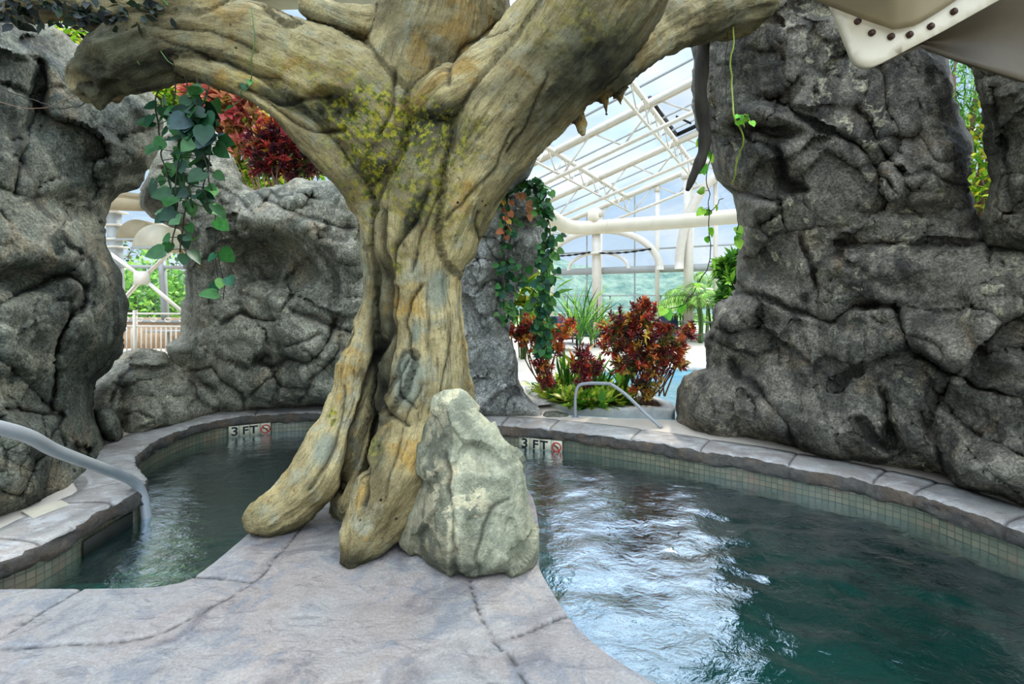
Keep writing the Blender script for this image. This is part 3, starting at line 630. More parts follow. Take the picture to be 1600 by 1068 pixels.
for w, dp, ln in [(4,.022,[(705,860),(712,885),(720,902)]),(4,.02,[(700,700),(695,760),(703,830),(712,860)]),(4,.006,[(790,780),(770,790),(755,820),(745,870),(742,900)])]:
    dd = polydist(np.array(ln,float), pw, False); g = np.exp(-(dd/w)**2)*front; disp -= dp*g; cav = np.minimum(cav, 1-.7*g)
cav = np.clip(cav*np.clip(.85+fbm(V*5,3,80)*.25,.5,1)*np.where((px<703+(py-700)*-.02)&(py>640), .55, 1)*np.clip(.42+V[:,2]*2.0,.42,1),0,1)  # shade painted on the left facet; colour darker towards the foot
V = V+N*disp[:,None]
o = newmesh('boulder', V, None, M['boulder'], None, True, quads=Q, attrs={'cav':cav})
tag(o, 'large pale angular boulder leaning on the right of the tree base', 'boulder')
# ------------------------------------------------------------------ pool outline (world x, y)
lipL = [G(-95,921),G(-60,895),G(0,870),G(60,848),G(120,816),G(172,786),G(208,768),G(224,753),G(223,743),G(212,730),G(207,718),G(216,704),G(248,684),G(300,664),G(360,651),G(441,645),G(493,643.5),G(560,648),G(650,656),G(784,663.5),G(841,667),G(925,676),G(1037,692),G(1094,702),G(1178,715),G(1234,726),G(1319,742),G(1431,769),G(1516,797),G(1600,825)]
lipL = smoothcurve(lipL, 5)
lipR = smoothcurve([lipL[-1], (3.62,2.7),(3.62,2.1),(3.35,1.5),(2.9,1.15)], 6)[1:]
lip = np.vstack([lipL, lipR])
nearR = smoothcurve([(2.9,1.15),(2.1,1.16),(1.4,1.3),(.95,1.55),G(1026,1068),G(942,1016),G(886,960),G(838,876),(.18,3.15)], 6)[1:]
back = smoothcurve([(.18,3.15),(.1,3.9),(-.4,4.25),(-1.0,4.15),(-1.45,3.75),G(395,828)], 6)[1:]
nearL = smoothcurve([G(395,828),G(355,862),G(325,886),G(298,904),G(272,913),G(235,918),G(150,920),G(-95,921)], 5)[1:-1]
pool = np.vstack([lip, nearR, back, nearL])
pool = resample(pool, .05)
WZ = -.25
# walls + floor of the basin
n = len(pool); zs = [-.02, -.34, -1.15]
L = np.concatenate([[0], np.cumsum(np.linalg.norm(np.diff(np.vstack([pool,pool[:1]]),axis=0),axis=1))])
V = []; UV = []; Q = []
for j, z in enumerate(zs):
    V.append(np.c_[pool, np.full(n, z)]); UV.append(np.stack([L[:-1], np.full(n, z), np.zeros(n)], 1))
for j in range(2):
    for i in range(n-1): Q.append((j*n+i, j*n+i+1, (j+1)*n+i+1, (j+1)*n+i))
    Q.append((j*n+n-1, j*n, (j+1)*n, (j+1)*n+n-1))
o = struct(newmesh('wall_pool', np.concatenate(V), None, M['tile'], None, False, quads=np.array(Q), attrs={'uvw':np.concatenate(UV)}))
vs, fs, _ = fill(resample(pool, .2), .4)
o = struct(newmesh('floor_pool', np.c_[vs, np.full(len(vs), -1.15)], fs, M['plaster'], None, False))
# water surface
vs, fs, _ = fill(resample(pool, .12), .05)
r1 = np.hypot(vs[:,0]-1.9, vs[:,1]-3.0); jet = np.exp(-(r1/1.2)**2)
p3 = np.c_[vs, np.zeros(len(vs))]
z = .007*fbm(p3*np.array([3.2,4.4,1]), 4, 3)+.013*jet*fbm(p3*np.array([5,6,1])+.8*fbm(p3*2,2,9)[:,None], 3, 4)+.002*fbm(p3*11, 2, 8)
left = vs[:,0] < -1.3; z = np.where(left, z*.55, z)
o = newmesh('pool_water', np.c_[vs, WZ+z], fs, M['water'], None, True); tag(o, 'dark teal rippling pool water around the tree', 'water', kind='stuff')
# submerged steps and bench
def strip(line, w, z0, z1, name, mat, off=0):
    ln = np.array(line, float); t = np.gradient(ln, axis=0); t /= np.linalg.norm(t,axis=1)[:,None]; nr = np.stack([-t[:,1], t[:,0]],1)
    a = ln+nr*off; c = ln+nr*(off+w); m = len(ln)
    V = np.concatenate([np.c_[a,np.full(m,z1)], np.c_[c,np.full(m,z1)], np.c_[a,np.full(m,z0)], np.c_[c,np.full(m,z0)]]); Q = []
    for i in range(m-1): Q += [(i,i+1,m+i+1,m+i),(2*m+i,2*m+i+1,i+1,i),(m+i,m+i+1,3*m+i+1,3*m+i)]
    Q += [(0,m,3*m,2*m),(m-1,3*m-1,4*m-1,2*m-1)]
    return newmesh(name, V, None, mat, None, False, quads=np.array(Q))
o = struct(strip(lipL[-75:-2], -.45, -1.15, -.62, 'trim_1', M['plaster'], -.0))
for k, (y1, zt, xr) in enumerate([(3.17,-.36,-2.30),(3.64,-.55,-2.36)]):
    m = MB(); m.box(((-3.1+xr)/2, (2.5+y1)/2, (zt-1.15)/2), (abs(xr+3.1), y1-2.5-.01*k, 1.15+zt)); o = m.build('step', M['plaster'])
    m = MB()
    for q in range(int((xr+3.06)/.1)): m.box((-3.04+q*.1+.05, y1-.03, zt+.004), (.092,.07,.012))
    tl = m.build('nosing_tile', M['signtile']); root = thing('pool_step', ((-3.1+xr)/2, y1, -1.15), ['upper submerged step with pale tile edge in the left pool corner','lower submerged step with pale tile edge beyond the upper one'][k], 'step'); adopt(root, o, tl)
# coping ring
cl = resample(np.vstack([[(-3.0,1.6)], lip]), .025, False)
t = np.gradient(cl, axis=0); t /= np.linalg.norm(t,axis=1)[:,None]; k = np.ones(9)/9
out = np.stack([-t[:,1], t[:,0]], 1)
for _ in range(3): out = np.stack([np.convolve(np.pad(out[:,c],4,'edge'), k, 'valid') for c in (0,1)],1)
out /= np.linalg.norm(out,axis=1)[:,None]
al = np.concatenate([[0], np.cumsum(np.linalg.norm(np.diff(cl,axis=0),axis=1))])
prof = [(.42,-.03),(.42,.008),(.33,.010),(.22,.012),(.12,.012),(.05,.010),(.01,.004),(-.018,-.012),(-.03,-.035),(-.034,-.06),(-.034,-.09),(-.028,-.115),(-.01,-.13),(.03,-.135)]
joints = []
for jx in [(302,440),(60,848),(224,750),(784,663),(860,668),(985,684),(1094,702),(1234,725),(1431,769),(172,786),(400,647),(1580,815)]:
    g = np.array(G(*jx)) if jx[1] > 600 and jx[0] != 302 else np.array([9,9]); joints.append(al[np.argmin(np.hypot(*(cl-g).T))])
m = len(cl); V = []; cav = []; 
for j, (a, z) in enumerate(prof):
    p = np.c_[cl+out*a, np.full(m, z)]
    f = 1 if j >= 7 else .25
    dsp = f*(.016*fbm(np.c_[al*7, np.full(m,j*.7), np.zeros(m)], 4, 5)+.008*fbm(np.c_[al*25, np.full(m,j*2.), np.zeros(m)], 2, 6))
    jd = np.min(np.abs(al[:,None]-np.array(joints)[None]), axis=1); gj = np.exp(-(jd/.014)**2)
    p[:,:2] += out*(dsp+(.012*gj if j >= 6 else 0))[:,None]; p[:,2] += (0 if 0 < j < 2 else 1)*dsp*.5-gj*.012*(1 <= j <= 8)
    V.append(p); cav.append(1-.75*gj)
Q = [(j*m+i, (j+1)*m+i, (j+1)*m+i+1, j*m+i+1) for j in range(len(prof)-1) for i in range(m-1)]
cop = struct(newmesh('trim_2', np.concatenate(V), None, M['coping'], None, True, quads=np.array(Q), attrs={'cav':np.concatenate(cav)}))
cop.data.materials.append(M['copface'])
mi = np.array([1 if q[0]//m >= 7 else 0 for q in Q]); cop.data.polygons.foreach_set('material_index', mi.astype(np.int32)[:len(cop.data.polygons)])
# near floor
kk = int(np.argmax(nearR[:,1] > 1.62)); nf = np.vstack([nearR[kk:], back, nearL, [G(-95,921)], [(-3.6,2.3)], [(-3.6,1.62)]])
nfr = resample(nf, .02)
vs, fs, _ = fill(nfr, .019)
p3 = np.c_[vs, np.zeros(len(vs))]
z = .003*fbm(p3*2.2, 4, 12)+.0022*ridged(p3*np.array([3.5,5,1]), 3, 13)+.001*fbm(p3*16,2,14)
cav = np.clip(.9+.2*fbm(p3*np.array([5,8,1]),4,15), .55, 1)
groove = [[G(-40,1007),G(60,1008),G(195,1001),G(262,985),G(330,948),G(400,904),G(440,862),G(468,826)],[G(735,905),G(741,935),G(752,965),G(778,1003),G(812,1050),G(850,1100),(.4,1.5),(.8,1.1)],
          [G(298,902),G(340,904),G(390,907)],[G(-20,1003),G(40,970),G(125,920)],[G(775,999),G(830,982),G(888,960)]]
for i, g in enumerate(groove):
    ln = smoothcurve(g, 4) if len(g) > 3 else np.array(g); wv = np.stack([fbm(p3*5,2,16), fbm(p3*5,2,17)],1)*.012
    d = polydist(ln, vs+wv, False); gg = np.exp(-(d/.011)**2); z -= .012*gg; cav = np.minimum(cav, 1-.85*np.exp(-(d/.010)**2))
for c in [(-.85,3.0,.22,.03),(-.55,2.85,.22,.03)]:
    z += c[3]*np.exp(-(((vs[:,0]-c[0])/c[2])**2+((vs[:,1]-c[1])/c[2])**2))*(polydist(pool, vs) > .02)
o = struct(newmesh('floor', np.c_[vs, z], fs, M['deck'], None, True, attrs={'cav':cav}))
vs, fs, _ = fill(resample(np.vstack([nearR[:kk+1], [(-3.6,nearR[kk,1])], [(-3.6,-2.2)], [(5,-2.2)], [(5,1.0)], [(2.95,1.1)]]), .08), .12)
struct(newmesh('floor', np.c_[vs, np.full(len(vs), -.001)], fs, M['deck'], None, True, attrs={'cav':np.ones(len(vs))}))
# outer ground around the ring
fx0, fx1 = -1.5, 14
farpool = np.array([(.75,6.35),(1.3,6.22),(2.1,6.1),(3.2,5.6),(4.2,5.6),(6.0,7.6),(6.4,9.4),(5.2,10.35),(3.6,10.6),(2.2,10.35),(1.25,9.6),(.85,8.2),(.6,7.0)])
ringo = cl+out*.36
outer = [(-26,-2.2),(-26,30),(30,30),(30,-2.2),(5,-2.2),(5,.9)]
og = np.vstack([outer, ringo[::-1], [(-3.5,-2.2)]])
vs, fs, _ = fill(resample(og, .35), 1.0, [resample(farpool, .3)])
o = struct(newmesh('pool_deck', np.c_[vs, np.full(len(vs), -.004)], fs, M['fardeck'], None, False, attrs={'cav':np.ones(len(vs))}))
fp = resample(farpool, .1); n = len(fp)
V = np.concatenate([np.c_[fp, np.full(n, 0.)], np.c_[fp, np.full(n, -1.)]]); Q = [(i,(i+1)%n,n+(i+1)%n,n+i) for i in range(n)]
struct(newmesh('wall_far_pool', V, None, M['farpool'], None, False, quads=np.array(Q)))
vs, fs, _ = fill(resample(fp,.3), .6); struct(newmesh('floor_far_pool', np.c_[vs, np.full(len(vs), -1.)], fs, M['farpool'], None, False))
vs, fs, _ = fill(fp, .1); p3 = np.c_[vs, np.zeros(len(vs))]
o = newmesh('far_pool_water', np.c_[vs, -.13+.008*fbm(p3*3,3,19)], fs, M['farwater']); tag(o, 'pale blue rippling water of the sunny pool beyond the planter', 'water', kind='stuff')
# pale rim of the far pool
m = MB(); 
c2 = np.mean(fp, 0); rp = np.vstack([fp, fp[:1]]); V = []; 
ctr = fp-c2; un = ctr/np.linalg.norm(ctr,axis=1)[:,None]
V = np.concatenate([np.c_[fp-un*.03, np.full(n,.0)], np.c_[fp-un*.03, np.full(n,.05)], np.c_[fp+un*.3, np.full(n,.05)], np.c_[fp+un*.3, np.full(n,-.01)]])
Q = [(j*n+i, j*n+(i+1)%n, (j+1)*n+(i+1)%n, (j+1)*n+i) for j in range(3) for i in range(n)]
keep = [q for q in Q if fp[q[0] % n][1] > 6.9 or fp[q[0] % n][0] > 4.3]
struct(newmesh('trim_3', V, None, M['stone_cap'], None, False, quads=np.array(keep)))
# planter island
pl = smoothcurve([G(822,612),G(838,622),G(862,634),G(905,641),G(960,643),G(1024,643),G(1050,645),G(1052,637),G(1022,622),G(985,608),G(930,596),G(860,592),G(826,600),G(822,612)], 4)[:-1]
pl = resample(pl, .06); n = len(pl); c2 = pl.mean(0)
inn = pl+(c2-pl)/np.linalg.norm(c2-pl,axis=1)[:,None]*.2
V = np.concatenate([np.c_[pl, np.full(n,-.4)], np.c_[pl, np.full(n,-.03)], np.c_[pl*1.004-c2*.004, np.full(n,.02)], np.c_[pl, np.full(n,.045)], np.c_[inn, np.full(n,.05)], np.c_[inn, np.full(n,.0)]])
V[2*n:4*n,:2] += .012*np.stack([fbm(V[2*n:4*n]*12,2,3),fbm(V[2*n:4*n]*12,2,4)],1)
Q = [(j*n+i, j*n+(i+1)%n, (j+1)*n+(i+1)%n, (j+1)*n+i) for j in range(5) for i in range(n)]
curb = newmesh('curb', V, None, M['stone_cap'], None, False, quads=np.array(Q))
vs, fs, _ = fill(inn, .08); soil = newmesh('soil', np.c_[vs, .02+.02*fbm(np.c_[vs*9,vs[:,:1]*0],3,2)], fs, M['soil'], None, False)
m = MB(); m.box((*G(960,655),-.08), (.3,.02,.07)); inl = m.build('dark_tile', M['black'])
root = thing('planter_bed', (c2[0],c2[1],0), 'curved raised planter bed with pale stone curb beside the far pool', 'planter'); adopt(root, curb, soil, inl); inl.location = (0,0,0)
# sandy patch beside the left coping
vs = np.array([G(32,800),G(95,783),G(110,790),G(52,812)]); m = MB(); m.add(np.c_[vs, np.full(4,.012)], Q=[(0,1,2,3)]); struct(m.build('trim_4', M['sand']))
# recess under the left coping, its shade painted as a flat dark panel
ra = np.array(G(126,813)); rb = np.array(G(203,770)); rd = (rb-ra)/np.linalg.norm(rb-ra); rn = np.array([rd[1],-rd[0]]); mid = (ra+rb)/2+rn*.016; A3 = (np.array([*rd,0]), np.array([*rn,0]), np.array([0,0,1.]))
m = MB(); m.box((mid[0],mid[1],-.2), (np.linalg.norm(rb-ra),.012,.11), A3); pa_ = m.build('opening', plain('recess_shade',(38,40,30),.7)); m = MB(); e_ = mid+rn*.008
m.box((e_[0],e_[1],-.262), (np.linalg.norm(rb-ra)*1.04,.03,.018), A3); pb_ = m.build('sill', plain('olive_sill',(120,112,78),.6)); root = thing('skimmer_slot', (mid[0],mid[1],-.27), 'long dark slot under the left coping just behind the handrail foot', 'skimmer'); adopt(root, pa_, pb_)

# ------------------------------------------------------------------ depth signs
def textmesh(body, size, name, mat, ext=.0015):
    c = bpy.data.curves.new(name, 'FONT'); c.body = body; c.size = size; c.extrude = ext; c.align_x = 'CENTER'; c.align_y = 'CENTER'; c.offset = size*.022
    t = bpy.data.objects.new(name+'_c', c); COL.objects.link(t); dg = bpy.context.evaluated_depsgraph_get(); dg.update()
    me = bpy.data.meshes.new_from_object(t.evaluated_get(dg)); bpy.data.objects.remove(t); me.name = name
    o = bpy.data.objects.new(name, me); COL.objects.link(o); me.materials.append(mat); return o
def sign(pa, pb, label, zc):
    a = np.array(G(*pa)); c = np.array(G(*pb)); mid = (a+c)/2; d = (c-a); W = np.linalg.norm(d); d /= W; ang = math.atan2(d[1], d[0])
    nn = np.array([d[1], -d[0]]); 
    if np.dot(nn, -mid) < 0: nn = -nn
    mid = mid+nn*.012
    root = thing('depth_marker', (mid[0], mid[1], zc), label, 'sign'); root.rotation_euler = (0,0,ang)
    h = .15
    tl = []
    for i in range(4):
        m = MB(); m.box(((i-1.5)*W/4, .0, 0), (W/4-.004, .012, h)); tl.append(m.build('tile', M['signtile'], root))
    for tx, x in (('3',-1.42),('F',-.42),('T',.36)):
        t = textmesh(tx, .155 if tx=='3' else .14, 'numeral' if tx=='3' else 'letter', M['black']); t.parent = tl[{'3':0,'F':1,'T':2}[tx]]; t.rotation_euler = (math.pi/2,0,0); t.location = (x*W/4, -.008, .002); t.scale = (1.15,1,1)
    m = MB(); an = np.linspace(0, 2*math.pi, 33); R = .052
    ring = np.stack([np.cos(an)*R+1.5*W/4, np.full(33,-.009), np.sin(an)*R], 1)[:-1]; rb = np.vstack([ring, ring[:2]])
    m.tube(rb, .0065, 6, False); s = .7*R; m.bar((1.5*W/4-s,-.009,s), (1.5*W/4+s,-.009,-s), .010); m.build('prohibition_ring', M['red'], tl[3])
    m = MB(); cx = 1.5*W/4
    m.sph((cx+.018,-.010,-.006), .008, 8, 5, (1,.3,1)); m.bar((cx+.01,-.010,0),(cx-.018,-.010,.016), .010); m.bar((cx-.018,-.010,.016),(cx-.034,-.010,.004), .007); m.bar((cx+.006,-.010,.002),(cx+.022,-.010,-.022), .006)
    m.build('diver_symbol', M['black'], tl[3])
sign((357,652.5),(423,646.5), 'cream depth marker reading 3 FT on the left pool wall, no diving symbol', -.185)
sign((811,664.5),(879,671), 'cream depth marker reading 3 FT half under water right of the boulder', -.205)
# ------------------------------------------------------------------ hand rails
m = MB(); pts = smoothcurve([P(0,668,2.5)+np.array([-.05,-.9,.40]), P(0,668,2.5), P(90,705,2.95), P(170,735,3.5), P(205,750,3.78), P(220,767,3.88), P(228,800,3.9), P(231,845,3.9), (P(231,800,3.9)[0], 3.9, -1.1)], 8)
m.tube(pts, .036, 16); tube = m.build('tube', M['chrome'], None, True)
m = MB(); m.tube([(pts[-1][0],3.9,-.75),(pts[-1][0],3.9,-.67)], .06, 16); fl = m.build('flange_plate', M['chrome'], None, True)
root = thing('pool_handrail', (pts[-1][0],3.9,-1.1), 'grey metal handrail at left bending down into the near pool water', 'handrail'); adopt(root, tube, fl)
m = MB(); m.tube([np.array(P(178,872,3.72))+(0,0,-.02), np.array(P(178,872,3.72))+(0,0,.02)], .055, 18); pts=None

o = m.build('pool_light_cap', M['signtile'], None, True); tag(o, 'small pale round fitting on the submerged step near the handrail', 'fitting')
m = MB(); Y0 = 6.25
pts = smoothcurve([P(899,652,Y0),P(899,622,Y0),P(903,604,Y0),P(916,599,6.22),P(948,599,6.1),P(958,602,6.05),P(980,618,5.95),P(1010,647,5.8),P(1034,668,5.72)], 6)
m.tube(pts, .021, 12); tube = m.build('tube', M['chrome'], None, True)
m = MB(); m.tube([P(899,652,Y0)+(0,0,-.02), P(899,652,Y0)+(0,0,.012)], .045, 14); fl = m.build('flange_plate', M['chrome'], None, True)
root = thing('pool_handrail', P(899,652,Y0), 'small bright handrail bent over the pool edge in front of the planter', 'handrail'); adopt(root, tube, fl)
# ------------------------------------------------------------------ greenhouse
U = np.array([.507,.862,0]); Vd = np.array([-.862,.507,0]); W0 = np.array([3.52,20.,0])
def roofz(s): return 5.3-.305*s
def RP(w, s, dz=0): 
    p = W0+U*w+Vd*s; return np.array([p[0], p[1], roofz(s)+dz])
SE, SR = 4.6, -11.0
def WP(s, z, w=0):
    p = W0+U*w+Vd*s; return np.array([p[0],p[1],z])
# roof glazing as separate bays
ws = [0.3,-3.4,-6.8,-10.2,-13.6,-17.0,-20.4]
for i in range(len(ws)-1):
    for (sa, sb) in ((SE,-1.3),(-1.3,SR)):
        if i > 1 and sa == SE: continue
        if i == 1 and sb == SR:      # opened vent bay: glass only on part
            sb = -3.9; V = [RP(ws[i],-6.5,.12),RP(ws[i+1],-6.5,.12),RP(ws[i+1],SR,.12),RP(ws[i],SR,.12)]
            struct(newmesh('ceiling', V, None, M['roofglass'], None, False, quads=[(0,1,2,3)]))
        V = [RP(ws[i],sa,.12),RP(ws[i+1],sa,.12),RP(ws[i+1],sb,.12),RP(ws[i],sb,.12)]
        struct(newmesh('ceiling', V, None, M['roofglass'], None, False, quads=[(0,1,2,3)]))
# trusses under each bay line
first = None
for i, w in enumerate([-.1,-3.4,-6.8,-10.2]):
    SE = 4.6 if i < 3 else -1.3
    root = thing('roof_truss', RP(w, 0), ['white roof truss along the far glass gable wall','second white roof truss counted from the far gable wall','third white roof truss counted from the far gable wall','nearest white roof truss, highest in the opening'][i], 'truss', 'white roof trusses of the glasshouse')
    m = MB(); m.bar(RP(w,SE), RP(w,SR), .05, .16); m.bar(RP(w+.16,SE), RP(w+.16,SR), .05, .16); a = m.build('top_chord', M['steel'])
    m = MB(); m.bar(RP(w+.08,SE,-.75), RP(w+.08,SR,-.75), .09, .09); c = m.build('bottom_chord', M['steel'])
    m = MB(); s = SE; f = 0
    while s > SR+1: m.bar(RP(w+.08,s,-.75 if f else 0), RP(w+.08,s-.87,0 if f else -.75), .04); s -= .87; f = 1-f
    d = m.build('web', M['steel']); adopt(root, a, c, d)
k = 0; SE = 4.6
for s in [3.9,1.3,-1.3,-3.9,-6.5,-9.1]:
    root = thing('roof_purlin', RP(-8, s), ['lowest purlin by the eave','second purlin up from the eave','purlin at the middle of the glass roof','purlin framing the lower side of the open vent','purlin framing the upper side of the open vent','topmost purlin of the glass roof'][k]+', white steel', 'beam', 'white purlins under the glass roof'); k += 1
    we = -17 if s < -1 else -6.8; m = MB(); m.bar(RP(.3,s,-.05), RP(we,s,-.05), .07, .14); m.bar(RP(.3,s,-.6), RP(we,s,-.6), .05, .05); a = m.build('rail', M['steel'])
    m = MB()
    for j in range(int((.3-we)/1.08)): w = .3-j*1.08; m.bar(RP(w,s,-.05), RP(w-.54,s,-.6), .03); m.bar(RP(w-.54,s,-.6), RP(w-1.08,s,-.05), .03)
    c = m.build('web', M['steel']); adopt(root, a, c)
m = MB()
for w in np.arange(.3,-17,-1.13): m.bar(RP(w,SE if w > -6.8 else -1.3,.08), RP(w,SR,.08), .035, .05)
struct(m.build('trim_5', M['steel2']))
m = MB(); m.bar(RP(-3.5,-3.9,.16), RP(-6.7,-3.9,.16), .08, .10); m.bar(RP(-3.5,-6.5,.16), RP(-6.7,-6.5,.16), .08,.10); m.bar(RP(-3.5,-3.9,.16), RP(-3.5,-6.5,.16), .08,.1)
vf = m.build('frame', M['black']); m = MB(); m.bar(RP(-5,-4.2,.1), RP(-5,-4.6,-.3), .05); va = m.build('opener_arm', M['black'])
root = thing('roof_vent', RP(-5,-4), 'dark framed open vent in the glass roof', 'vent'); adopt(root, vf, va)
# gable wall: posts, beams, arches, panes
def tt(px):  # position along wall of an image column
    dx, dy = (px-800)/FL, 1
    # W0+Vd*s = lam*(dx,1)
    A = np.array([[Vd[0], -dx],[Vd[1], -dy]]); s, lam = np.linalg.solve(A, -W0[:2]); return s
lbl = ['tall white steel column standing left of the croton bush top','thin white post at the middle of the far glass wall','white steel column beside the palm fronds','thin far white post half hidden by the palms','left end white column behind the vine curtain']
for i, (x, w) in enumerate([(933,.34),(1027,.14),(1076,.32),(1118,.14),(862,.14)]):
    s = tt(x); root = thing('steel_column', WP(s,0), lbl[i], 'column', 'white columns of the far glass wall')
    m = MB(); m.box(WP(s, roofz(s)/2), (w, w*.8, roofz(s)), (Vd, U, np.array([0,0,1.]))); a = m.build('shaft', M['steel'])
    m = MB(); m.box(WP(s, .06), (w*1.7, w*1.5, .12), (Vd, U, np.array([0,0,1.]))); m.box(WP(s, roofz(s)-.2), (w*1.5, w, .25), (Vd,U,np.array([0,0,1.]))); c = m.build('base_plate', M['steel']); adopt(root, a, c)
m = MB()
for z, h in ((1.72,.05),(1.25,.04),(.72,.05),(2.75,.28),(3.55,.06),(.15,.3)):
    m.bar(WP(SE,z,.15), WP(SR,z,.15), .08, h)
for s in np.arange(SE, SR, -1.02): m.bar(WP(s,0,.18), WP(s,min(roofz(s), 8),.18), .05, .05) if abs(s % 2) < 1 else m.bar(WP(s,0,.18), WP(s,1.72,.18), .05,.05)
struct(m.build('window_frame_1', M['steel2'])).name = 'window_1_frame'
V = [WP(SE,0,.2),WP(SR,0,.2),WP(SR,roofz(SR),.2),WP(SE,roofz(SE),.2)]
struct(newmesh('window_1', V, None, M['glass'], None, False, quads=[(0,1,2,3)]))
arcs = [(tt(855),tt(1028),2.7,1.55,.26,'wide white arch spanning behind the tall column'),(tt(893),tt(982),2.8,.62,.10,'small thin white arch nested under the wide arch'),(tt(1070),tt(1250),2.7,3.4,.32,'broad white arch half hidden behind the big rock wall'),(tt(750),tt(850),2.7,1.5,.2,'white arch mostly hidden behind the slim rock column')]
for a0, a1, z0, hh, th, lb in arcs:
    m = MB(); an = np.linspace(0, math.pi, 33); V = []
    for q in an:
        for w_, k_ in ((-.14,0),(-.14,th),(-.26,th),(-.26,0)): V.append(WP((a0+a1)/2+((a0-a1)/2+k_)*math.cos(q), z0+(hh+k_)*math.sin(q), w_))
    m.add(V, Q=[(i*4+k_, i*4+(k_+1)%4, i*4+4+(k_+1)%4, i*4+4+k_) for i in range(32) for k_ in range(4)]+[(0,1,2,3),(128,131,130,129)])
    o = m.build('arch', M['steel']); tag(o, lb, 'arch', 'white arches along the far wall')
for i,(xa,xb) in enumerate(((858,926),(940,1020))):
    m = MB(); a = WP(tt(xa),3.45+.0,-.3); c = WP(tt(xb),3.5,-.3); pts = [a+(c-a)*t-np.array([0,0,.06*math.sin(math.pi*t)]) for t in np.linspace(0,1,14)]
    m.tube(pts, .02+.03*(np.arange(14) % 2), 6); o = m.build('cable', M['black']); tag(o, ['dark bead cable strung left of the tall white column','dark bead cable strung right of the tall white column'][i], 'cable')
# air duct
m = MB(); pts = smoothcurve([P(826,322,9.0),P(846,330,9.6),P(872,347,10.8),P(893,355,11.8),P(925,355,12.4),P(985,351,12.0),P(1060,346,11.6),P(1160,337,11.1),P(1260,330,10.6)], 6)
m.tube(pts, .17, 24); body = m.build('tube', M['duct'], None, True); rings = []
for k in (27,33,39,45): 
    if k < len(pts)-1: m = MB(); m.tube([pts[k]-(pts[k+1]-pts[k])*.05, pts[k]+(pts[k+1]-pts[k])*.05], .18, 24); rings.append(m.build('joint_ring', M['duct'], None, True))
m = MB(); m.tube([P(927,350,12.4), P(927,330,12.4)], .14, 16); rings.append(m.build('outlet_collar', M['duct'], None, True)); root = thing('air_duct', pts[20], 'fat cream air duct running across the opening below the glass roof', 'duct'); adopt(root, body, *rings)
# side wall seen through the left opening
def LPp(px, py, Y=14.): return P(px, py, Y)
m = MB(); m.bar(LPp(174,250), LPp(186,520), .26); a = m.build('shaft', M['steel2']); m = MB()
for y in (332,352,374,386): m.box(LPp(172,y), (.75,.4,.05))
c = m.build('bracket', M['steel']); root = thing('steel_column', LPp(180,540), 'pale steel post with stacked brackets in the left oval opening', 'column'); adopt(root, a, c)
m = MB(); m.bar(LPp(252,390), LPp(259,500), .14); m.bar(LPp(120,414), LPp(330,419), .10); m.bar(LPp(120,320,13.6), LPp(330,326,13.6), .16); struct(m.build('window_2_frame', M['steel2']))
struct(newmesh('window_2', [LPp(60,200,14.2),LPp(420,200,14.2),LPp(420,545,14.2),LPp(60,545,14.2)], None, M['glass'], None, False, quads=[(0,3,2,1)]))
C0 = LPp(223,434,13.7); m = MB()
for q in ((165,390),(290,372),(160,505),(286,488)): m.bar(C0, LPp(*q, 13.7), .13, .05)
a = m.build('strut', M['steel']); m = MB(); m.box(C0+np.array([0,-.04,0]), (.42,.06,.38)); c = m.build('gusset_plate', M['steel']); root = thing('cross_brace', C0, 'white X-shaped steel brace filling the left oval opening', 'brace'); adopt(root, a, c)
m = MB(); m.bar(LPp(150,318,12), LPp(320,322,12), .12,.3); m.bar(LPp(150,300,10), LPp(300,316,10), .25,.1); o = m.build('steel_beam', M['beige']); tag(o, 'tan lit beam crossing the top of the left oval opening', 'beam')
# slide troughs
def trough(pa, pb, r, name, label, mat, arc=(0,180), n=14):
    pa = np.array(pa); pb = np.array(pb); d = pb-pa; L = np.linalg.norm(d); d /= L; sx = np.cross(d,(0,0,1.)); sx /= np.linalg.norm(sx); V = []
    for t in np.linspace(0,1,6):
        for a in np.radians(np.linspace(*arc, n)): V.append(pa+d*L*t+sx*r*math.cos(a)+np.array([0,0,1])*r*math.sin(a))
    Q = [(i*n+k,i*n+k+1,(i+1)*n+k+1,(i+1)*n+k) for i in range(5) for k in range(n-1)]
    o = newmesh(name, V, None, mat, None, True, quads=Q); sd = o.modifiers.new('s','SOLIDIFY'); sd.thickness = .04; return tag(o, label, 'water slide')
def hood(cx, cy, Y, r, L, label, mat):
    c = P(cx, cy, Y); V = []; n = 17; an = np.linspace(0, math.pi, n)
    for k, yy in enumerate((0, 0, L, L)):
        rr = r if k in (1,2) else r*.0
        for t in an: V.append(c+np.array([rr*math.cos(t)+.15*yy, yy, rr*math.sin(t)]))
    Q = [(k*n+i, k*n+i+1, (k+1)*n+i+1, (k+1)*n+i) for k in (0,1,2) for i in range(n-1)]
    sh = newmesh('shell', V, None, mat, None, False, quads=Q); m = MB(); m.bar(c+np.array([-r,-.02,0]), c+np.array([r,-.02,0]), .05, .05); rim = m.build('rim', M['steel2'])
    root = thing('slide_hood', c, label, 'water slide'); adopt(root, sh, rim)
hood(212, 374, 12., .50, 1.5, 'pale half-round slide hood hanging in the left oval opening, left piece', M['beige'])
hood(243, 387, 11.4, .56, 1.8, 'pale half-round slide hood in the left oval opening, lower right piece', M['flange'])
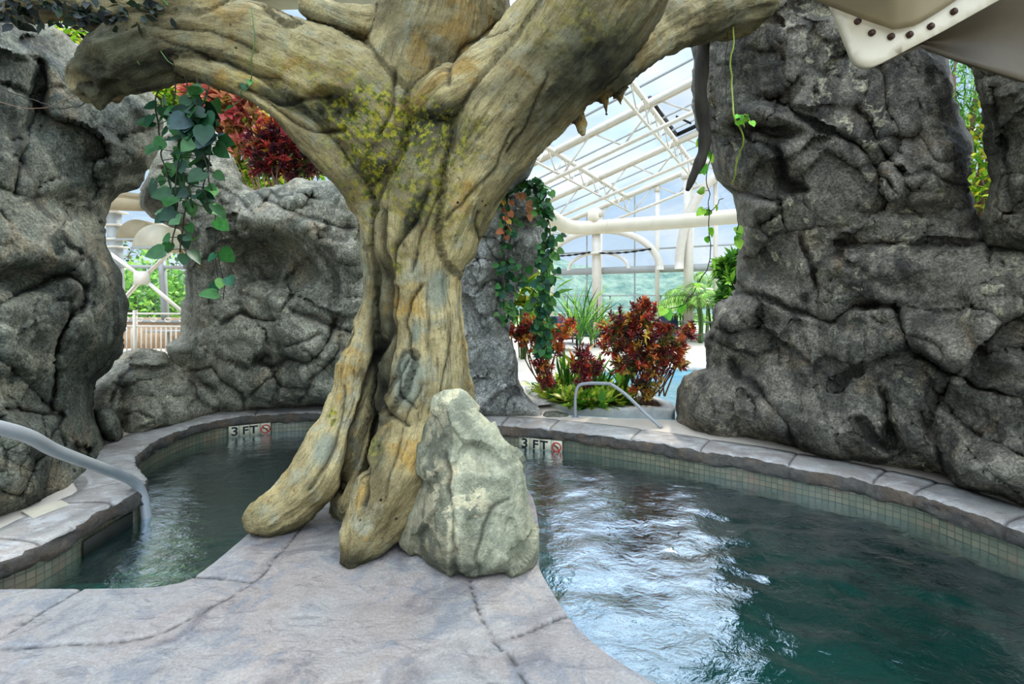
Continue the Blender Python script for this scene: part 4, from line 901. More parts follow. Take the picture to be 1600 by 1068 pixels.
# picket fence
a = P(188,494,13.0); b_ = P(286,488,12.4); a[2] = b_[2] = 0
a = np.array([a[0]-1.5,a[1]+.1,0.]); b_ = np.array([b_[0]+1.5,b_[1]-.1,0.]); dd = b_-a; LL_ = np.linalg.norm(dd); dd /= LL_
zt, zb = 1.17, .15
root = thing('picket_fence', a, 'white metal picket fence seen through the left oval opening', 'fence')
m = MB(); m.bar(a+[0,0,zt], b_+[0,0,zt], .05, .05); m.bar(a+[0,0,zt-.33], b_+[0,0,zt-.33], .04,.04); m.bar(a+[0,0,zb], b_+[0,0,zb], .05,.05)
for q in np.arange(.15, LL_, .42):
    c = a+dd*q+np.array([0,0,zt-.16]); m.tube([c+dd*.09*math.cos(t)+np.array([0,0,.05*math.sin(t)]) for t in np.linspace(0,6.28,12)], .018, 5, False)
rl = m.build('rails', M['steel']); rl.name = 'rail'
ps = []
for i, q in enumerate(np.arange(.07, LL_, .148)):
    m = MB(); m.bar(a+dd*q+[0,0,zb], a+dd*q+[0,0,zt-.33], .026); ps.append(m.build('picket', M['steel']))
for q in np.arange(.6, LL_, 1.5): m = MB(); m.bar(a+dd*q, a+dd*q+[0,0,zt+.09], .08); ps.append(m.build('post', M['steel']))
adopt(root, rl, *ps)
m = MB(); m.box(P(240,520,14.0), (3.4,.1,.9)); 
pn = m.build('panel', M['tan']); m = MB(); m.bar(P(170,500,13.9), P(310,503,13.9), .08); tp = m.build('cap_rail', M['steel2']); root = thing('partition_panel', P(240,520,14), 'tan boarded partition behind the white picket fence', 'partition'); adopt(root, pn, tp)
m = MB(); m.box(P(262,517,13.4), (.9,.6,.04)); t_ = m.build('tabletop', M['steel2']); m = MB(); m.tube([P(262,517,13.4), P(262,517,13.4)*[1,1,0]], .04, 8); m.box(P(262,517,13.4)*[1,1,0]+[0,0,.02], (.5,.4,.04)); l_ = m.build('pedestal', M['steel2']); root = thing('round_table', P(262,517,13.4)*[1,1,0], 'small grey table behind the white picket fence', 'table'); adopt(root, t_, l_)
# ------------------------------------------------------------------ slides overhead at top right
def plate(poly, Y, th, name, mat, parent=None, tilt=0):
    pts = np.array(poly, float); F = np.array([P(x, y, Y+(x-1300)*tilt) for x, y in pts]); Bq = F+np.array([0,th,0]); n = len(F); vs, fs, _ = fill(resample(pts, 6), 14)
    f = np.array([P(x, y, Y+(x-1300)*tilt) for x, y in vs]); bk = f+np.array([0,th,0]); k = len(vs); rm = np.arange(len(resample(pts,6)))
    V = np.concatenate([f,bk]); T = np.concatenate([fs, fs[:,::-1]+k]); m_ = len(rm); Q = [(i,(i+1)%m_,k+(i+1)%m_,k+i) for i in range(m_)]
    return newmesh(name, V, T, mat, parent, False, quads=Q)
corner = [(1372+ (0)-18+ 22*math.cos(t), 82+22*math.sin(t)) for t in np.radians([70,95,120,150])]
fl_poly = [(1296,-8),(1334,88),(1339,96),(1347,102),(1357,104),(1368,102),(1378,98),(1480,45),(1600,-22),(1640,-120),(1260,-120)]
flg = plate(fl_poly, 2.45, .03, 'flange', M['flange'])
bolts = []
for x, y in [(1339,34),(1361,52),(1391,58),(1420,55),(1453,42),(1489,19)]:
    c = P(x,y,2.45); m = MB(); m.tube([c+(0,.0,0), c-(0,.012,0)], .0165, 14); m.sph(c-(0,.012,0), .0135, 12, 6, (1,.6,1)); bolts.append(m.build('bolt', M['bolt'], None, True))
V = []; n = 40; mN = 16
xs = np.linspace(1225, 1640, n); ye = np.interp(xs, [1225,1265,1347,1397,1431,1465,1495,1560,1640], [-30,-2,30,47,40,20,0,-50,-120])
for i in range(n):
    for k in range(mN):
        t = k/(mN-1); V.append(P(xs[i], ye[i]-t*170, 2.42-.28*math.sin(t*math.pi*.55)))
Q = [(i*mN+k,(i+1)*mN+k,(i+1)*mN+k+1,i*mN+k+1) for i in range(n-1) for k in range(mN-1)]
bel = newmesh('trough_belly', V, None, M['beige'], None, True, quads=Q); sd = bel.modifiers.new('s','SOLIDIFY'); sd.thickness = .02
V = []; xs = np.linspace(1372, 1760, n); yl = np.interp(xs, [1372,1440,1500,1600,1760], [97,68,92,124,180]); yt = np.interp(xs, [1372,1600,1760], [96,-25,-105])
for i in range(n):
    for k in range(mN):
        t = k/(mN-1); V.append(P(xs[i], yl[i]*(1-t)+yt[i]*t, 2.75-.18*t+.12*math.sin(t*math.pi)))
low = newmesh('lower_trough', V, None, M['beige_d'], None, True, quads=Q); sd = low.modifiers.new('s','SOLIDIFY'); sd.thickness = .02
root = thing('water_slide', P(1450,40,2.5), 'beige fiberglass slide underside with bolted flange at the top right corner', 'water slide'); adopt(root, flg, bel, low, *bolts)
for q in bolts: q.parent = flg
# beige slide above the upper left limb
m = MB(); pts = [P(330,-30,6.0),P(420,-22,6.0),P(500,-26,6.0),P(600,-40,6.0)]; V=[]; 
for x in np.linspace(330,620,20):
    for k in range(10):
        t = k/9; V.append(P(x, 22-8*math.sin((x-330)/120)+(-t*90), 5.4-.5*math.sin(t*math.pi)))
Q = [(i*10+k,(i+1)*10+k,(i+1)*10+k+1,i*10+k+1) for i in range(19) for k in range(9)]
sh_ = newmesh('trough', V, None, M['flange'], None, True, quads=Q); m = MB(); m.bar(P(515,-60,5.3), P(515,30,5.3), .06); jn = m.build('joint_seam', M['steel'])
root = thing('water_slide', P(450,0,5.4), 'cream slide underside peeking above the upper left tree limb', 'water slide'); adopt(root, sh_, jn)
# ------------------------------------------------------------------ loungers
def lounger(px, py, Y, rz, label):
    root = thing('pool_lounger', (0,0,0), label, 'lounger', 'navy loungers on the far deck')
    m = MB(); m.box((0,0,.36), (.62,1.25,.04)); m.build('seat', M['navy'], root)
    m = MB(); m.box((0,.86,.62), (.62,.05,.72), (np.array([1,0,0]), np.array([0,.86,-.5]), np.array([0,.5,.86]))); m.build('backrest', M['navy'], root)
    for x in (-.3,.3):
        for y in (-.55,.5): m = MB(); m.bar((x,y,0),(x,y,.36),.035); m.build('leg', M['black'], root)
    m = MB(); m.bar((-.33,-.62,.34),(-.33,.62,.34),.03); m.bar((.33,-.62,.34),(.33,.62,.34),.03); m.build('frame', M['black'], root)
    g = G(px, py); root.location = (g[0], g[1], 0); root.rotation_euler = (0,0,rz)
for px, py, rz, lb in [(897,537,.5,'navy sling lounger on the far deck behind the small croton, left one'),(930,540,.3,'navy sling lounger standing behind the big croton, at the tall column'),(1046,536,-.3,'navy sling lounger under the palms at right'),(872,545,.6,'navy sling lounger partly hidden by the left croton')]: lounger(px, py, 0, rz, lb)
# ------------------------------------------------------------------ leaves
def tmpl(kind):
    if kind == 'heart':
        o = [(0,0),(.18,-.10),(.40,-.02),(.50,.22),(.44,.50),(.26,.78),(0,1.05)]
        V = [(0,0,0),(0,.35,-.05),(0,.7,-.03),(0,1.05,.0)]+[(x,y,.06*(1 if x else 0)) for x,y in o[1:-1]]+[(-x,y,.06) for x,y in o[1:-1]]
        T = [(0,4,1),(4,5,1),(5,6,1),(6,7,2),(1,6,2),(7,8,2),(8,3,2)]; T2 = [(a+(5 if a>=4 else 0), b+(5 if b>=4 else 0), c+(5 if c>=4 else 0)) for a,b,c in T]
        T = T+[(a,c,b) for a,b,c in T2]; return np.array(V, float), np.array(T)
    if kind == 'blade':
        V = [(0,0,0),(.13,.3,.05),(.16,.6,.02),(0,1.,-.14),(-.16,.6,.02),(-.13,.3,.05),(0,.3,0),(0,.62,-.04)]
        T = [(0,1,6),(1,2,7),(1,7,6),(2,3,7),(0,6,5),(5,6,4),(6,7,4),(4,7,3)]; return np.array(V,float), np.array(T)
    if kind == 'strap':
        V = [(0,0,0),(.05,.35,.0),(.06,.7,-.12),(0,1.,-.34),(-.06,.7,-.12),(-.05,.35,0)]
        T = [(0,1,5),(1,2,4),(1,4,5),(2,3,4)]; return np.array(V,float), np.array(T)
    if kind == 'oval':
        V = [(0,0,0),(.22,.25,.05),(.27,.55,.04),(0,1.,-.08),(-.27,.55,.04),(-.22,.25,.05),(0,.4,-.02)]
        T = [(0,1,6),(1,2,6),(2,3,6),(3,4,6),(4,5,6),(5,0,6)]; return np.array(V,float), np.array(T)
TM = {k: tmpl(k) for k in ('heart','blade','strap','oval')}
def leaves(name, kind, pos, dirs, size, cols, parent=None, roll=.5, up=None, mat=None, wide=1.):
    pos = np.asarray(pos, float); d = np.asarray(dirs, float); n = len(pos)
    d = d/(np.linalg.norm(d,axis=1)[:,None]+1e-9); size = np.broadcast_to(np.asarray(size,float),(n,))
    u = np.tile([0,0,1.],(n,1)) if up is None else np.broadcast_to(np.asarray(up,float),(n,3)); u = u+rng.normal(0,roll,(n,3))
    x = np.cross(d,u); x /= np.linalg.norm(x,axis=1)[:,None]+1e-9; z = np.cross(x,d)
    tv, tt_ = TM[kind]; k = len(tv)
    V = pos[:,None]+size[:,None,None]*(tv[None,:,0:1]*wide*x[:,None]+tv[None,:,1:2]*d[:,None]+tv[None,:,2:3]*z[:,None])
    T = tt_[None]+(np.arange(n)*k)[:,None,None]; C = np.repeat(np.c_[np.asarray(cols), np.ones(n)], k, 0)
    return newmesh(name, V.reshape(-1,3), T.reshape(-1,3), mat or M['leaf'], parent, True, attrs={'col':C})
def pal(cs, n, p=None, var=.18):
    c = np.array([srgb(*q) for q in cs]); i = rng.choice(len(cs), n, p=p); return np.clip(c[i]*(1+rng.normal(0,var,(n,1))), .003, 1)
def rdir(n, up=0.):
    d = rng.normal(size=(n,3)); d[:,2] += up; return d/np.linalg.norm(d,axis=1)[:,None]
CRO = [(150,56,62),(176,72,64),(110,56,72),(78,46,56),(226,132,66),(228,186,86),(104,124,66),(214,92,70)]
GRN = [(66,120,44),(98,150,54),(130,176,66),(52,98,40),(150,190,80)]
def croton(root_xy, blobs, label, cs=CRO, p=(.10,.11,.15,.14,.15,.13,.14,.08), dens=1., size=.11, z0=.03, name='croton_bush', cat='shrub', group=None, nstem=5, per=15, base=None):
    """blobs: (px,py,Y,rpx) leafy masses; stems fork from the base"""
    root = thing(name, (*root_xy, z0), label, cat, group); PP=[]; DD=[]; SS=[]; m = MB(); CI=[]
    bs = np.array([root_xy[0], root_xy[1], z0])
    for (px,py,Y,r) in blobs:
        c = P(px,py,Y); R = r*Y/FL; n = max(4, int(dens*15*(R/.16)**1.7))
        mid = (bs+c)/2+np.array([*rng.normal(0,.05,2), -.05]); m.tube(smoothcurve([bs+np.array([*rng.normal(0,.03,2),0]), mid, c],5), np.linspace(.014,.008,11), 6)
        for _ in range(n):
            q = c+rdir(1,.15)[0]*R*rng.uniform(.25,1)**.6*np.array([1,.8,.95]); m.tube([c+(q-c)*.1-[0,0,R*.2], (c+q)/2, q], .004, 4, False)
            ax = (q-c)/np.linalg.norm(q-c)+np.array([0,0,.7]); ax /= np.linalg.norm(ax)
            k = per; d = rdir(k)*.8+ax*.75; PP.append(q+ax*rng.uniform(-.05,.05,(k,1))); DD.append(d); SS.append(size*rng.uniform(.7,1.2,k)); CI.append(k)
    PP=np.concatenate(PP); DD=np.concatenate(DD); SS=np.concatenate(SS); C=[]
    for k in CI:
        base_c = pal(cs,1,p,.3)[0]; alt = pal(cs,k,p,.3); C.append(base_c*.8+alt*.2)
    st = m.build('stems', M['stem_brown'], None, True); st.name = 'stem'
    lv = leaves('leaves','blade',PP,DD,SS,np.concatenate(C),None,.5); lv.name='foliage'; adopt(root, st, lv); return root
g = G(1012,628)
croton(g, [(1000,497,6.75,30),(968,510,6.7,28),(955,535,6.6,20),(1000,535,6.7,36),(1035,530,6.7,24),(980,560,6.6,26),(1015,565,6.7,30),(1045,560,6.8,20),(985,520,6.7,30),(1005,478,6.8,12),(1060,570,6.8,10),(1060,535,6.8,12)], 'big rounded croton bush with dark red and orange leaves in the planter', dens=1.5, size=.085)
croton(G(1005,634), [(1010,598,6.6,18),(1018,580,6.6,12),(995,608,6.6,10),(1015,615,6.6,9)], 'low croton sprig with yellow tips at the right end of the planter', dens=1.5, size=.075, p=(.06,.08,.1,.12,.1,.24,.26,.04))
croton(G(1035,622), [(1056,548,7.4,12),(1070,525,7.4,14),(1078,515,7.4,9),(1062,560,7.4,9)], 'thin croton stem with a small red and yellow tuft near the right rock', dens=1.6, size=.085)
croton(G(850,610), [(815,510,7.0,18),(840,520,7.0,22),(865,522,7.0,22),(882,512,7.0,16),(820,530,7.0,16),(850,540,7.0,20),(805,520,7.0,10),(845,560,6.9,16),(850,580,6.9,14),(868,550,6.9,12),(850,600,6.9,12)], 'orange-red croton standing behind the vine-hung rock column', dens=1.3, size=.085, p=(.14,.2,.12,.08,.2,.12,.08,.06))
croton(G(918,628), [(913,560,6.85,16),(905,580,6.85,10),(925,580,6.85,14),(912,595,6.85,10),(935,575,6.85,8)], 'small dark red croton in the middle of the planter', dens=1.7, size=.08, p=(.3,.25,.2,.1,.03,.02,.03,.07))
# low green ground cover tufts along the front of the planter
k = 0; spots = [(845,612),(860,622),(876,630),(893,636),(910,638),(927,638),(944,636),(960,632),(880,616),(905,622),(930,624),(950,620),(862,606),(974,630)]
for i,(x,y) in enumerate(spots):
    gx, gy = G(x,y+2); root = thing('spider_plant', (gx,gy,.03), 'bushy yellow-green tuft of low leaves along the front curb of the planter', 'plant', 'low green tufts filling the planter front')
    n = 70; d = rdir(n,.55); d[:,2] = np.abs(d[:,2]); leaves('foliage','oval' if i%3 else 'strap', np.array([0,0,.03])+rng.normal(0,.05,(n,3))*[1,1,.25]+d*.07, d, rng.uniform(.13,.24,n), pal([(150,180,60),(190,204,80),(110,160,60),(214,214,110),(80,130,50)],n), root, .4, wide=.9 if i%3 else 1.6)
# tall narrow leaved plants
def straps(px,py,h,n,label,cs,Y=None,spread=.45,name='grassy_plant',wide=1., group=None):
    gx,gy = G(px,py); root = thing(name,(gx,gy,.03),label,'plant',group); d = rdir(n)*spread+[0,0,1]
    leaves('foliage','strap',rng.normal(0,.05,(n,3))*[1,1,.3]+rng.uniform(0,.35,(n,1))*h*[0,0,1],d,h*rng.uniform(.5,1.0,n),pal(cs,n),root,.6,wide=wide)
    m = MB(); m.tube([(0,0,0),(.01,0,h*.5)],.012,6); m.build('stem',M['stem_green'],root,True)
straps(975,630,.75,26,'upright plant with long narrow green leaves left of the big croton',GRN)
straps(938,626,.6,30,'long narrow bright green leaves rising in front of the mulch',GRN,wide=.75)
straps(893,622,.65,30,'tall narrow green leaves beside the small dark croton',GRN,wide=.75)
straps(912,618,.8,16,'yellow striped strap leaves rising above the small dark croton',[(210,190,70),(230,150,60),(150,170,60)],spread=.5,wide=.7)
straps(905,548,1.9,70,'tall airy green bamboo-like plant standing by the tall white column',GRN,spread=.6,wide=.22)
straps(925,545,1.7,50,'feathery green plant just left of the tall white column base',GRN,spread=.55,wide=.22)
# broad variegated leaves behind the left column
gx,gy = G(815,560); root = thing('ginger_plant',(gx,gy,0),'clump of broad yellow-green striped leaves behind the slim rock column','plant'); n=150
c = P(815,470,gy); d = rdir(n,.8); leaves('foliage','oval',c+rng.normal(0,1,(n,3))*[.35,.3,.42]-[gx,gy,0],d,rng.uniform(.35,.65,n),pal([(170,180,60),(206,206,90),(110,150,50),(80,124,44)],n),root,.5,wide=.8)
m=MB()
for _ in range(14): a=rng.normal(0,.12,2); m.tube([(a[0],a[1],0),(a[0]*2.4,a[1]*2,1.3)],.02,6)
m.build('stem',M['stem_green'],root,True)
# palms
def palm(px,py,H,nf,L,label,lean=(0,0),group='palms beyond the far pool',cs=((150,190,80),(110,160,60),(176,206,110))):
    gx,gy=G(px,py); root=thing('palm',(gx,gy,0),label,'palm',group); m=MB()
    ns=4
    for s in range(ns): a=rng.normal(0,.13,2); m.tube(smoothcurve([(a[0],a[1],0),(a[0]*1.5,a[1]*1.5,H*.5),(a[0]*2+lean[0],a[1]*2,H)],4),np.linspace(.05,.03,9),8)
    m.build('trunk',M['stem_green'],root,True); PP=[];DD=[];SS=[];UU=[]; m=MB()
    for f in range(nf):
        az=rng.uniform(0,6.28); el=rng.uniform(.5,1.35); st=np.array([rng.normal(0,.12)+lean[0],rng.normal(0,.12),H*rng.uniform(.75,1.)]); l=L*rng.uniform(.75,1.1)
        h=np.array([math.cos(az),math.sin(az),0]); t=np.linspace(0,1,22)
        pts=st+h*l*(t*math.cos(el)+.25*t*t)[:,None]+np.array([0,0,1])*(l*(math.sin(el)*t-(.75)*t**2.2))[:,None]
        m.tube(pts,np.linspace(.013,.004,22),5,False); tg=np.gradient(pts,axis=0); tg/=np.linalg.norm(tg,axis=1)[:,None]; sd=np.cross(tg,(0,0,1.)); sd/=np.linalg.norm(sd,axis=1)[:,None]+1e-6
        for i in range(3,22):
            for s_ in (-1,1):
                PP.append(pts[i]); DD.append(sd[i]*s_*.8+tg[i]*.6-np.array([0,0,.25])); SS.append(l*.30*math.sin(math.pi*(.12+.82*i/22)))
    m.build('rachis',M['stem_green'],root,True); n=len(PP); o=leaves('frond','strap',PP,DD,SS,pal(cs,n),root,.1,wide=.75)
palm(1092,535,1.6,18,1.7,'feathery areca palm nearest the thin white post, arching left',(-.15,0))
palm(1120,532,1.5,20,1.8,'bright feathery palm close against the big rock wall')
palm(1068,528,1.0,16,1.3,'low young palm beneath the taller palm by the loungers')
palm(1100,526,2.4,12,1.6,'tallest pale palm reaching up to the cream air duct')
croton(G(1135,540),[(1135,420,12,12),(1145,440,12,14),(1150,410,12,10),(1140,470,12,14)],'dark leafy shrub half hidden against the edge of the right rock',cs=GRN,p=None,dens=1.,size=.3,name='leafy_shrub',per=9)
# ------------------------------------------------------------------ shrubs above the middle rock
croton((-3.4,7.2),[(405,240,7.2,20),(425,228,7.2,22),(440,250,7.2,24),(415,262,7.2,18),(425,205,7.2,14),(400,215,7.2,12),(445,225,7.2,12),(420,185,7.2,8)],'dark red croton growing on top of the middle rock under the arched limb',dens=1.7,size=.11,z0=2.9,p=(.2,.14,.28,.22,.05,.02,.07,.02))
croton((-2.9,7.3),[(475,250,7.3,20),(492,262,7.3,18),(460,265,7.3,16),(485,235,7.3,14),(470,225,7.3,10)],'darker green and maroon croton right of the other one on the middle rock',dens=1.7,size=.11,z0=2.9,p=(.12,.08,.24,.24,.03,.02,.26,.01))
croton((-4.6,9.5),[(335,150,9.5,26),(360,170,9.5,30),(385,190,9.5,26),(350,205,9.5,26),(375,235,9.5,22),(310,150,9.5,20),(392,160,9.5,18),(365,140,9.5,14),(330,180,9.5,18)],'tall shrub of bright pinkish red leaves glowing behind the hanging vines',cs=[(186,88,84),(216,136,122),(160,64,70),(220,160,120),(170,160,80)],p=None,dens=.45,size=.26,z0=2.6,name='red_cordyline',per=9)
# ------------------------------------------------------------------ trees outside and behind the gaps
def leafy_tree(base, blobs, label, cs, size, n1=500, name='broadleaf_tree', kind='oval', trunk=.12, group=None, drop=0):
    root=thing(name,base,label,'tree',group); m=MB(); b0=np.array(base,float); PP=[];DD=[]
    for (c,R) in blobs:
        c=np.array(c,float); m.tube(smoothcurve([(0,0,0),(c-b0)*[.3,.3,.5],(c-b0)],5),np.linspace(trunk,trunk*.25,11),8)
        n=int(n1*(R**2)); d=rdir(n); q=c-b0+d*(R*rng.uniform(.3,1,(n,1))**.5)*(1+.25*fbm(d*2.2+c,2,3)[:,None]); PP.append(q); DD.append(d*.6+rdir(n)*.8-[0,0,drop])
        for _ in range(7): t=rdir(1)[0]; m.tube([c-b0,c-b0+t*R*.8],[trunk*.2,trunk*.06],5,False)
    m.build('trunk',M['stem_brown'],root,True); PP=np.concatenate(PP); DD=np.concatenate(DD); n=len(PP)
    leaves('foliage',kind,PP,DD,size*rng.uniform(.6,1.3,n),pal(cs,n),root,.6)
YG=[(150,190,50),(120,170,44),(190,210,80),(90,140,40),(210,200,70)]
leafy_tree((-4.9,10.9,0),[(P(245,150,10.5),1.1),(P(290,170,10.5),1.2),(P(340,250,10.5),1.0),(P(390,260,10.5),1.0),(P(270,210,10.8),1.1),(P(300,120,10.9),.9),(P(430,270,10.5),.9)],'sunlit yellow-green tree behind the middle rock, seen under the arched limb',YG,.17,1300)
leafy_tree((-9.9,11,0),[(P(100,55,9.5),.9),(P(140,70,9.5),.8),(P(70,40,9.7),.9)],'light green tree top seen in the gap above the left rock pillar',YG,.13,900)
leafy_tree((6.6,7.5,0),[(P(1490,120,7.5),.65),(P(1510,200,7.5),.6),(P(1540,90,7.6),.6)],'deep green feathery tree behind the gap at far right, upper foliage',[(70,130,40),(110,160,50),(50,100,36),(130,180,70)],.2,1100,kind='strap',drop=.4)
leafy_tree((6.9,7.0,0),[(P(1530,270,7.0),.55),(P(1520,320,7.0),.5),(P(1545,220,7.2),.5)],'yellow-green leafy bush low in the gap at far right',YG+[(200,190,60)],.14,1300,name='leafy_bush')
for i,(x,y,Y,R) in enumerate([(212,478,24,2.3),(240,470,26,2.3),(262,482,25,2.0)]): leafy_tree((P(x,y,Y)[0],Y,0),[(P(x,y,Y),R),(P(x-8,y+12,Y),R)],['rounded lime green tree outside the left oval opening','lime green tree right behind the cross brace centre','lime green tree beside the post in the left opening'][i],[(130,180,70),(160,200,90),(100,150,60)],.34,130)
leafy_tree((P(262,430,30)[0],30,0),[(P(275,420,30),2.2),(P(262,390,30),1.6),(P(200,400,30),1.5),(P(235,382,30),1.3),(P(290,460,30),2.0),(P(205,450,30),1.2)],'thin airy dark green branches against the sky in the left opening',[(70,110,66),(90,130,76)],.36,26)
# far hills, lawn, buildings
n=120; xs=np.linspace(-260,300,n); V=[];
for j,t in enumerate(np.linspace(0,1,14)):
    for x in xs: V.append((x,330+t*90,-8+ (38+5*math.sin(x*.021+1)+3*math.sin(x*.06))*math.sin(t*math.pi/2)))
V=np.array(V); V[:,2]+=3*fbm(V*.05,4,3); Q=[(j*n+i,j*n+i+1,(j+1)*n+i+1,(j+1)*n+i) for j in range(13) for i in range(n-1)]
struct(newmesh('hill',V,None,M['hill'],None,True,quads=Q))
struct(newmesh('ground',[(-400,31,-2.),(400,31,-2.),(400,400,-9.),(-400,400,-9.)],None,M['lawn'],None,False,quads=[(0,1,2,3)]))
m=MB(); 
for i,(x,y,w,h) in enumerate([(876,488,6,2.2),(948,491,7,2.6),(960,485,5,2)]):
    p=P(x,y,140); m=MB(); m.box((p[0],140,p[2]-h),(w,6,h*1.6)); a=m.build('wall',M['build']); m=MB(); m.box((p[0],140,p[2]-h*.1),(w*1.08,6.6,.4)); c=m.build('roof',M['steel2']); root=thing('building',(p[0],140,-4),['small pale far building left of the tall column','wide pale far building behind the croton top','small pale far building beside the wide one'][i],'building'); adopt(root,a,c)
k=0
for i,(x,Y,R) in enumerate([(870,90,5),(1000,80,6),(1035,70,5),(905,100,5),(975,95,5)]):
    p=P(x,500,Y); leafy_tree((p[0],Y,-5),[((p[0],Y,p[2]-1.2),R*.5),((p[0]+R*.6,Y,p[2]-1.6),R*.45),((p[0]-R*.6,Y,p[2]-1.5),R*.45)],'mid green tree in the valley beyond the far glass wall',[(96,140,80),(120,160,96)],.9,26,group='trees in the valley beyond the glass wall')
# ------------------------------------------------------------------ hanging vines
def vine(pts, label, nleaf=14, size=.1, mat='stem_dark', cs=((44,92,44),(60,112,52),(36,76,44),(84,130,64)), r=.004, group=None, spread=1., name='hanging_vine', t0=0.):
    pts=smoothcurve([P(*q) for q in pts],8); root=thing(name,pts[0],label,'vine',group)
    pts=pts+np.stack([fbm(pts*6+i*9,2,i) for i in range(3)],1)*.02; m=MB(); m.tube(pts-pts[0],r,6)
    L=len(pts)
    if nleaf:
        t=np.sort(rng.uniform(t0,1,nleaf)); i=np.clip((t*(L-1)).astype(int),0,L-1); q=pts[i]-pts[0]; off=rdir(nleaf)*[1,.7,.5]*.5*size*spread+rng.normal(0,.3*size*spread,(nleaf,3))*[1,.4,.3]
        for a,c in zip(q,off): m.tube([a,a+c],r*.6,4,False)
        d=off*1.0+np.array([0,-.02,-1.])*size*.7+rng.normal(0,.25*size,(nleaf,3)); leaves('foliage','heart',q+off,d,size*rng.uniform(.7,1.25,nleaf),pal(cs,nleaf),root,.4,up=(0,-1,.35))
    m.build('stem',M[mat],root,True)
VG='vine strands hanging from the left limb'
for i,(pp,nl,lb) in enumerate([
 ([(250,115,2.95),(247,160,2.95),(250,230,2.95),(262,280,2.95),(275,330,2.95)],15,'leftmost leafy strand of the vine cluster under the left limb'),
 ([(275,118,2.93),(270,170,2.93),(282,230,2.93),(290,300,2.93),(290,370,2.93),(288,400,2.93)],20,'longest leafy green strand of the vine cluster under the left limb'),
 ([(290,118,2.9),(296,160,2.9),(300,200,2.9),(285,260,2.9),(278,330,2.9),(278,385,2.9)],18,'leafy strand at the centre of the vine cluster under the left limb'),
 ([(312,120,2.9),(310,160,2.9),(318,210,2.9),(330,240,2.9),(326,290,2.9),(333,330,2.9)],14,'leafy strand right of centre in the vine cluster under the left limb'),
 ([(322,122,2.88),(330,150,2.88),(312,200,2.88),(320,250,2.88),(335,300,2.88)],9,'shorter rightmost strand of the vine cluster under the left limb')]):
    vine(pp,lb,int(nl*1.3),.084,group=VG,spread=1.5,t0=.18,cs=((40,80,42),(52,98,48),(32,66,42),(64,104,54)))
# the dense knot of leaves in the middle of the cluster
root=thing('vine_clump',P(308,190,2.85),'dense dark clump of heart-shaped leaves in the hanging vine cluster','vine'); n=26; q=rng.normal(0,.045,(n,3))*[1,.6,1.1]; leaves('foliage','heart',q,rng.normal(0,.4,(n,3))+[0,0,-1],.11*rng.uniform(.7,1.2,n),pal([(28,58,40),(34,74,44),(60,84,80)],n),root,.4,up=(0,-1,.35)); m=MB(); m.tube([(0,0,.26),(0,0,0),(0.01,0,-.1)],.004,6); m.build('stem',M['stem_dark'],root,True)
for x,y0,y1,Y,lb,nl in [(338,300,460,5.55,'separate lower vine strand in front of the middle rock',7),(345,390,470,5.5,'lowest small vine tendril against the middle rock',4)]:
    vine([(x-6,y0,Y),(x,(y0+y1)/2,Y),(x+3,y1,Y)],lb,nl,.16,cs=((70,130,60),(110,160,70),(60,110,80)),spread=1.)
vine([(393,10,2.72),(394,60,2.72),(390,105,2.76),(385,128,2.85),(370,160,2.95),(350,175,2.95)],'thin grey-green tendril draped over the left limb',3,.05,'stem_green',r=.003,spread=.5)
vine([(258,-10,2.78),(252,30,2.8),(254,60,2.8),(250,85,2.8),(270,105,2.78)],'thin tendril with slim leaves hanging in front of the limb at left',3,.07,'stem_green',r=.003,spread=.5)
vine([(212,-5,2.78),(210,40,2.8),(206,85,2.8),(190,60,2.8),(216,103,2.8)],'curled thin tendril near the broken end of the left limb',2,.05,'stem_green',r=.0028,spread=.5)
vine([(-30,120,3.3),(40,152,3.3),(90,160,3.2),(140,150,3.0),(180,130,2.9),(205,108,2.88)],'long dark string looping from the left edge to the broken limb',0,.05,r=.0035,name='trailing_stem')
vine([(-30,150,3.4),(30,168,3.4),(80,166,3.3),(120,135,3.1)],'second pale string below the looping dark one on the left rock',0,.05,'stem_brown',r=.003,name='trailing_stem')
# dark leafy mass over the top left branch
for i,(x,y) in enumerate([(20,8),(60,12),(100,16),(140,18),(180,20),(215,14)]):
    root=thing('creeper_mat',P(x,y,2.75),'dark creeper leaves draped over the branch at the top left corner','vine','creeper mats over the top left branch'); n=34; q=rng.normal(0,.06,(n,3))*[1.3,.5,.8]; leaves('foliage','oval',q,rng.normal(0,.6,(n,3))+[0,0,-.5],.07*rng.uniform(.6,1.2,n),pal([(22,32,24),(30,42,28),(40,54,34)],n),root,.5,up=(0,-1,.2)); m=MB(); m.tube([(-.12,0,.05),(0,0,0),(.14,0,-.03)],.004,5); m.build('stem',M['stem_dark'],root,True)
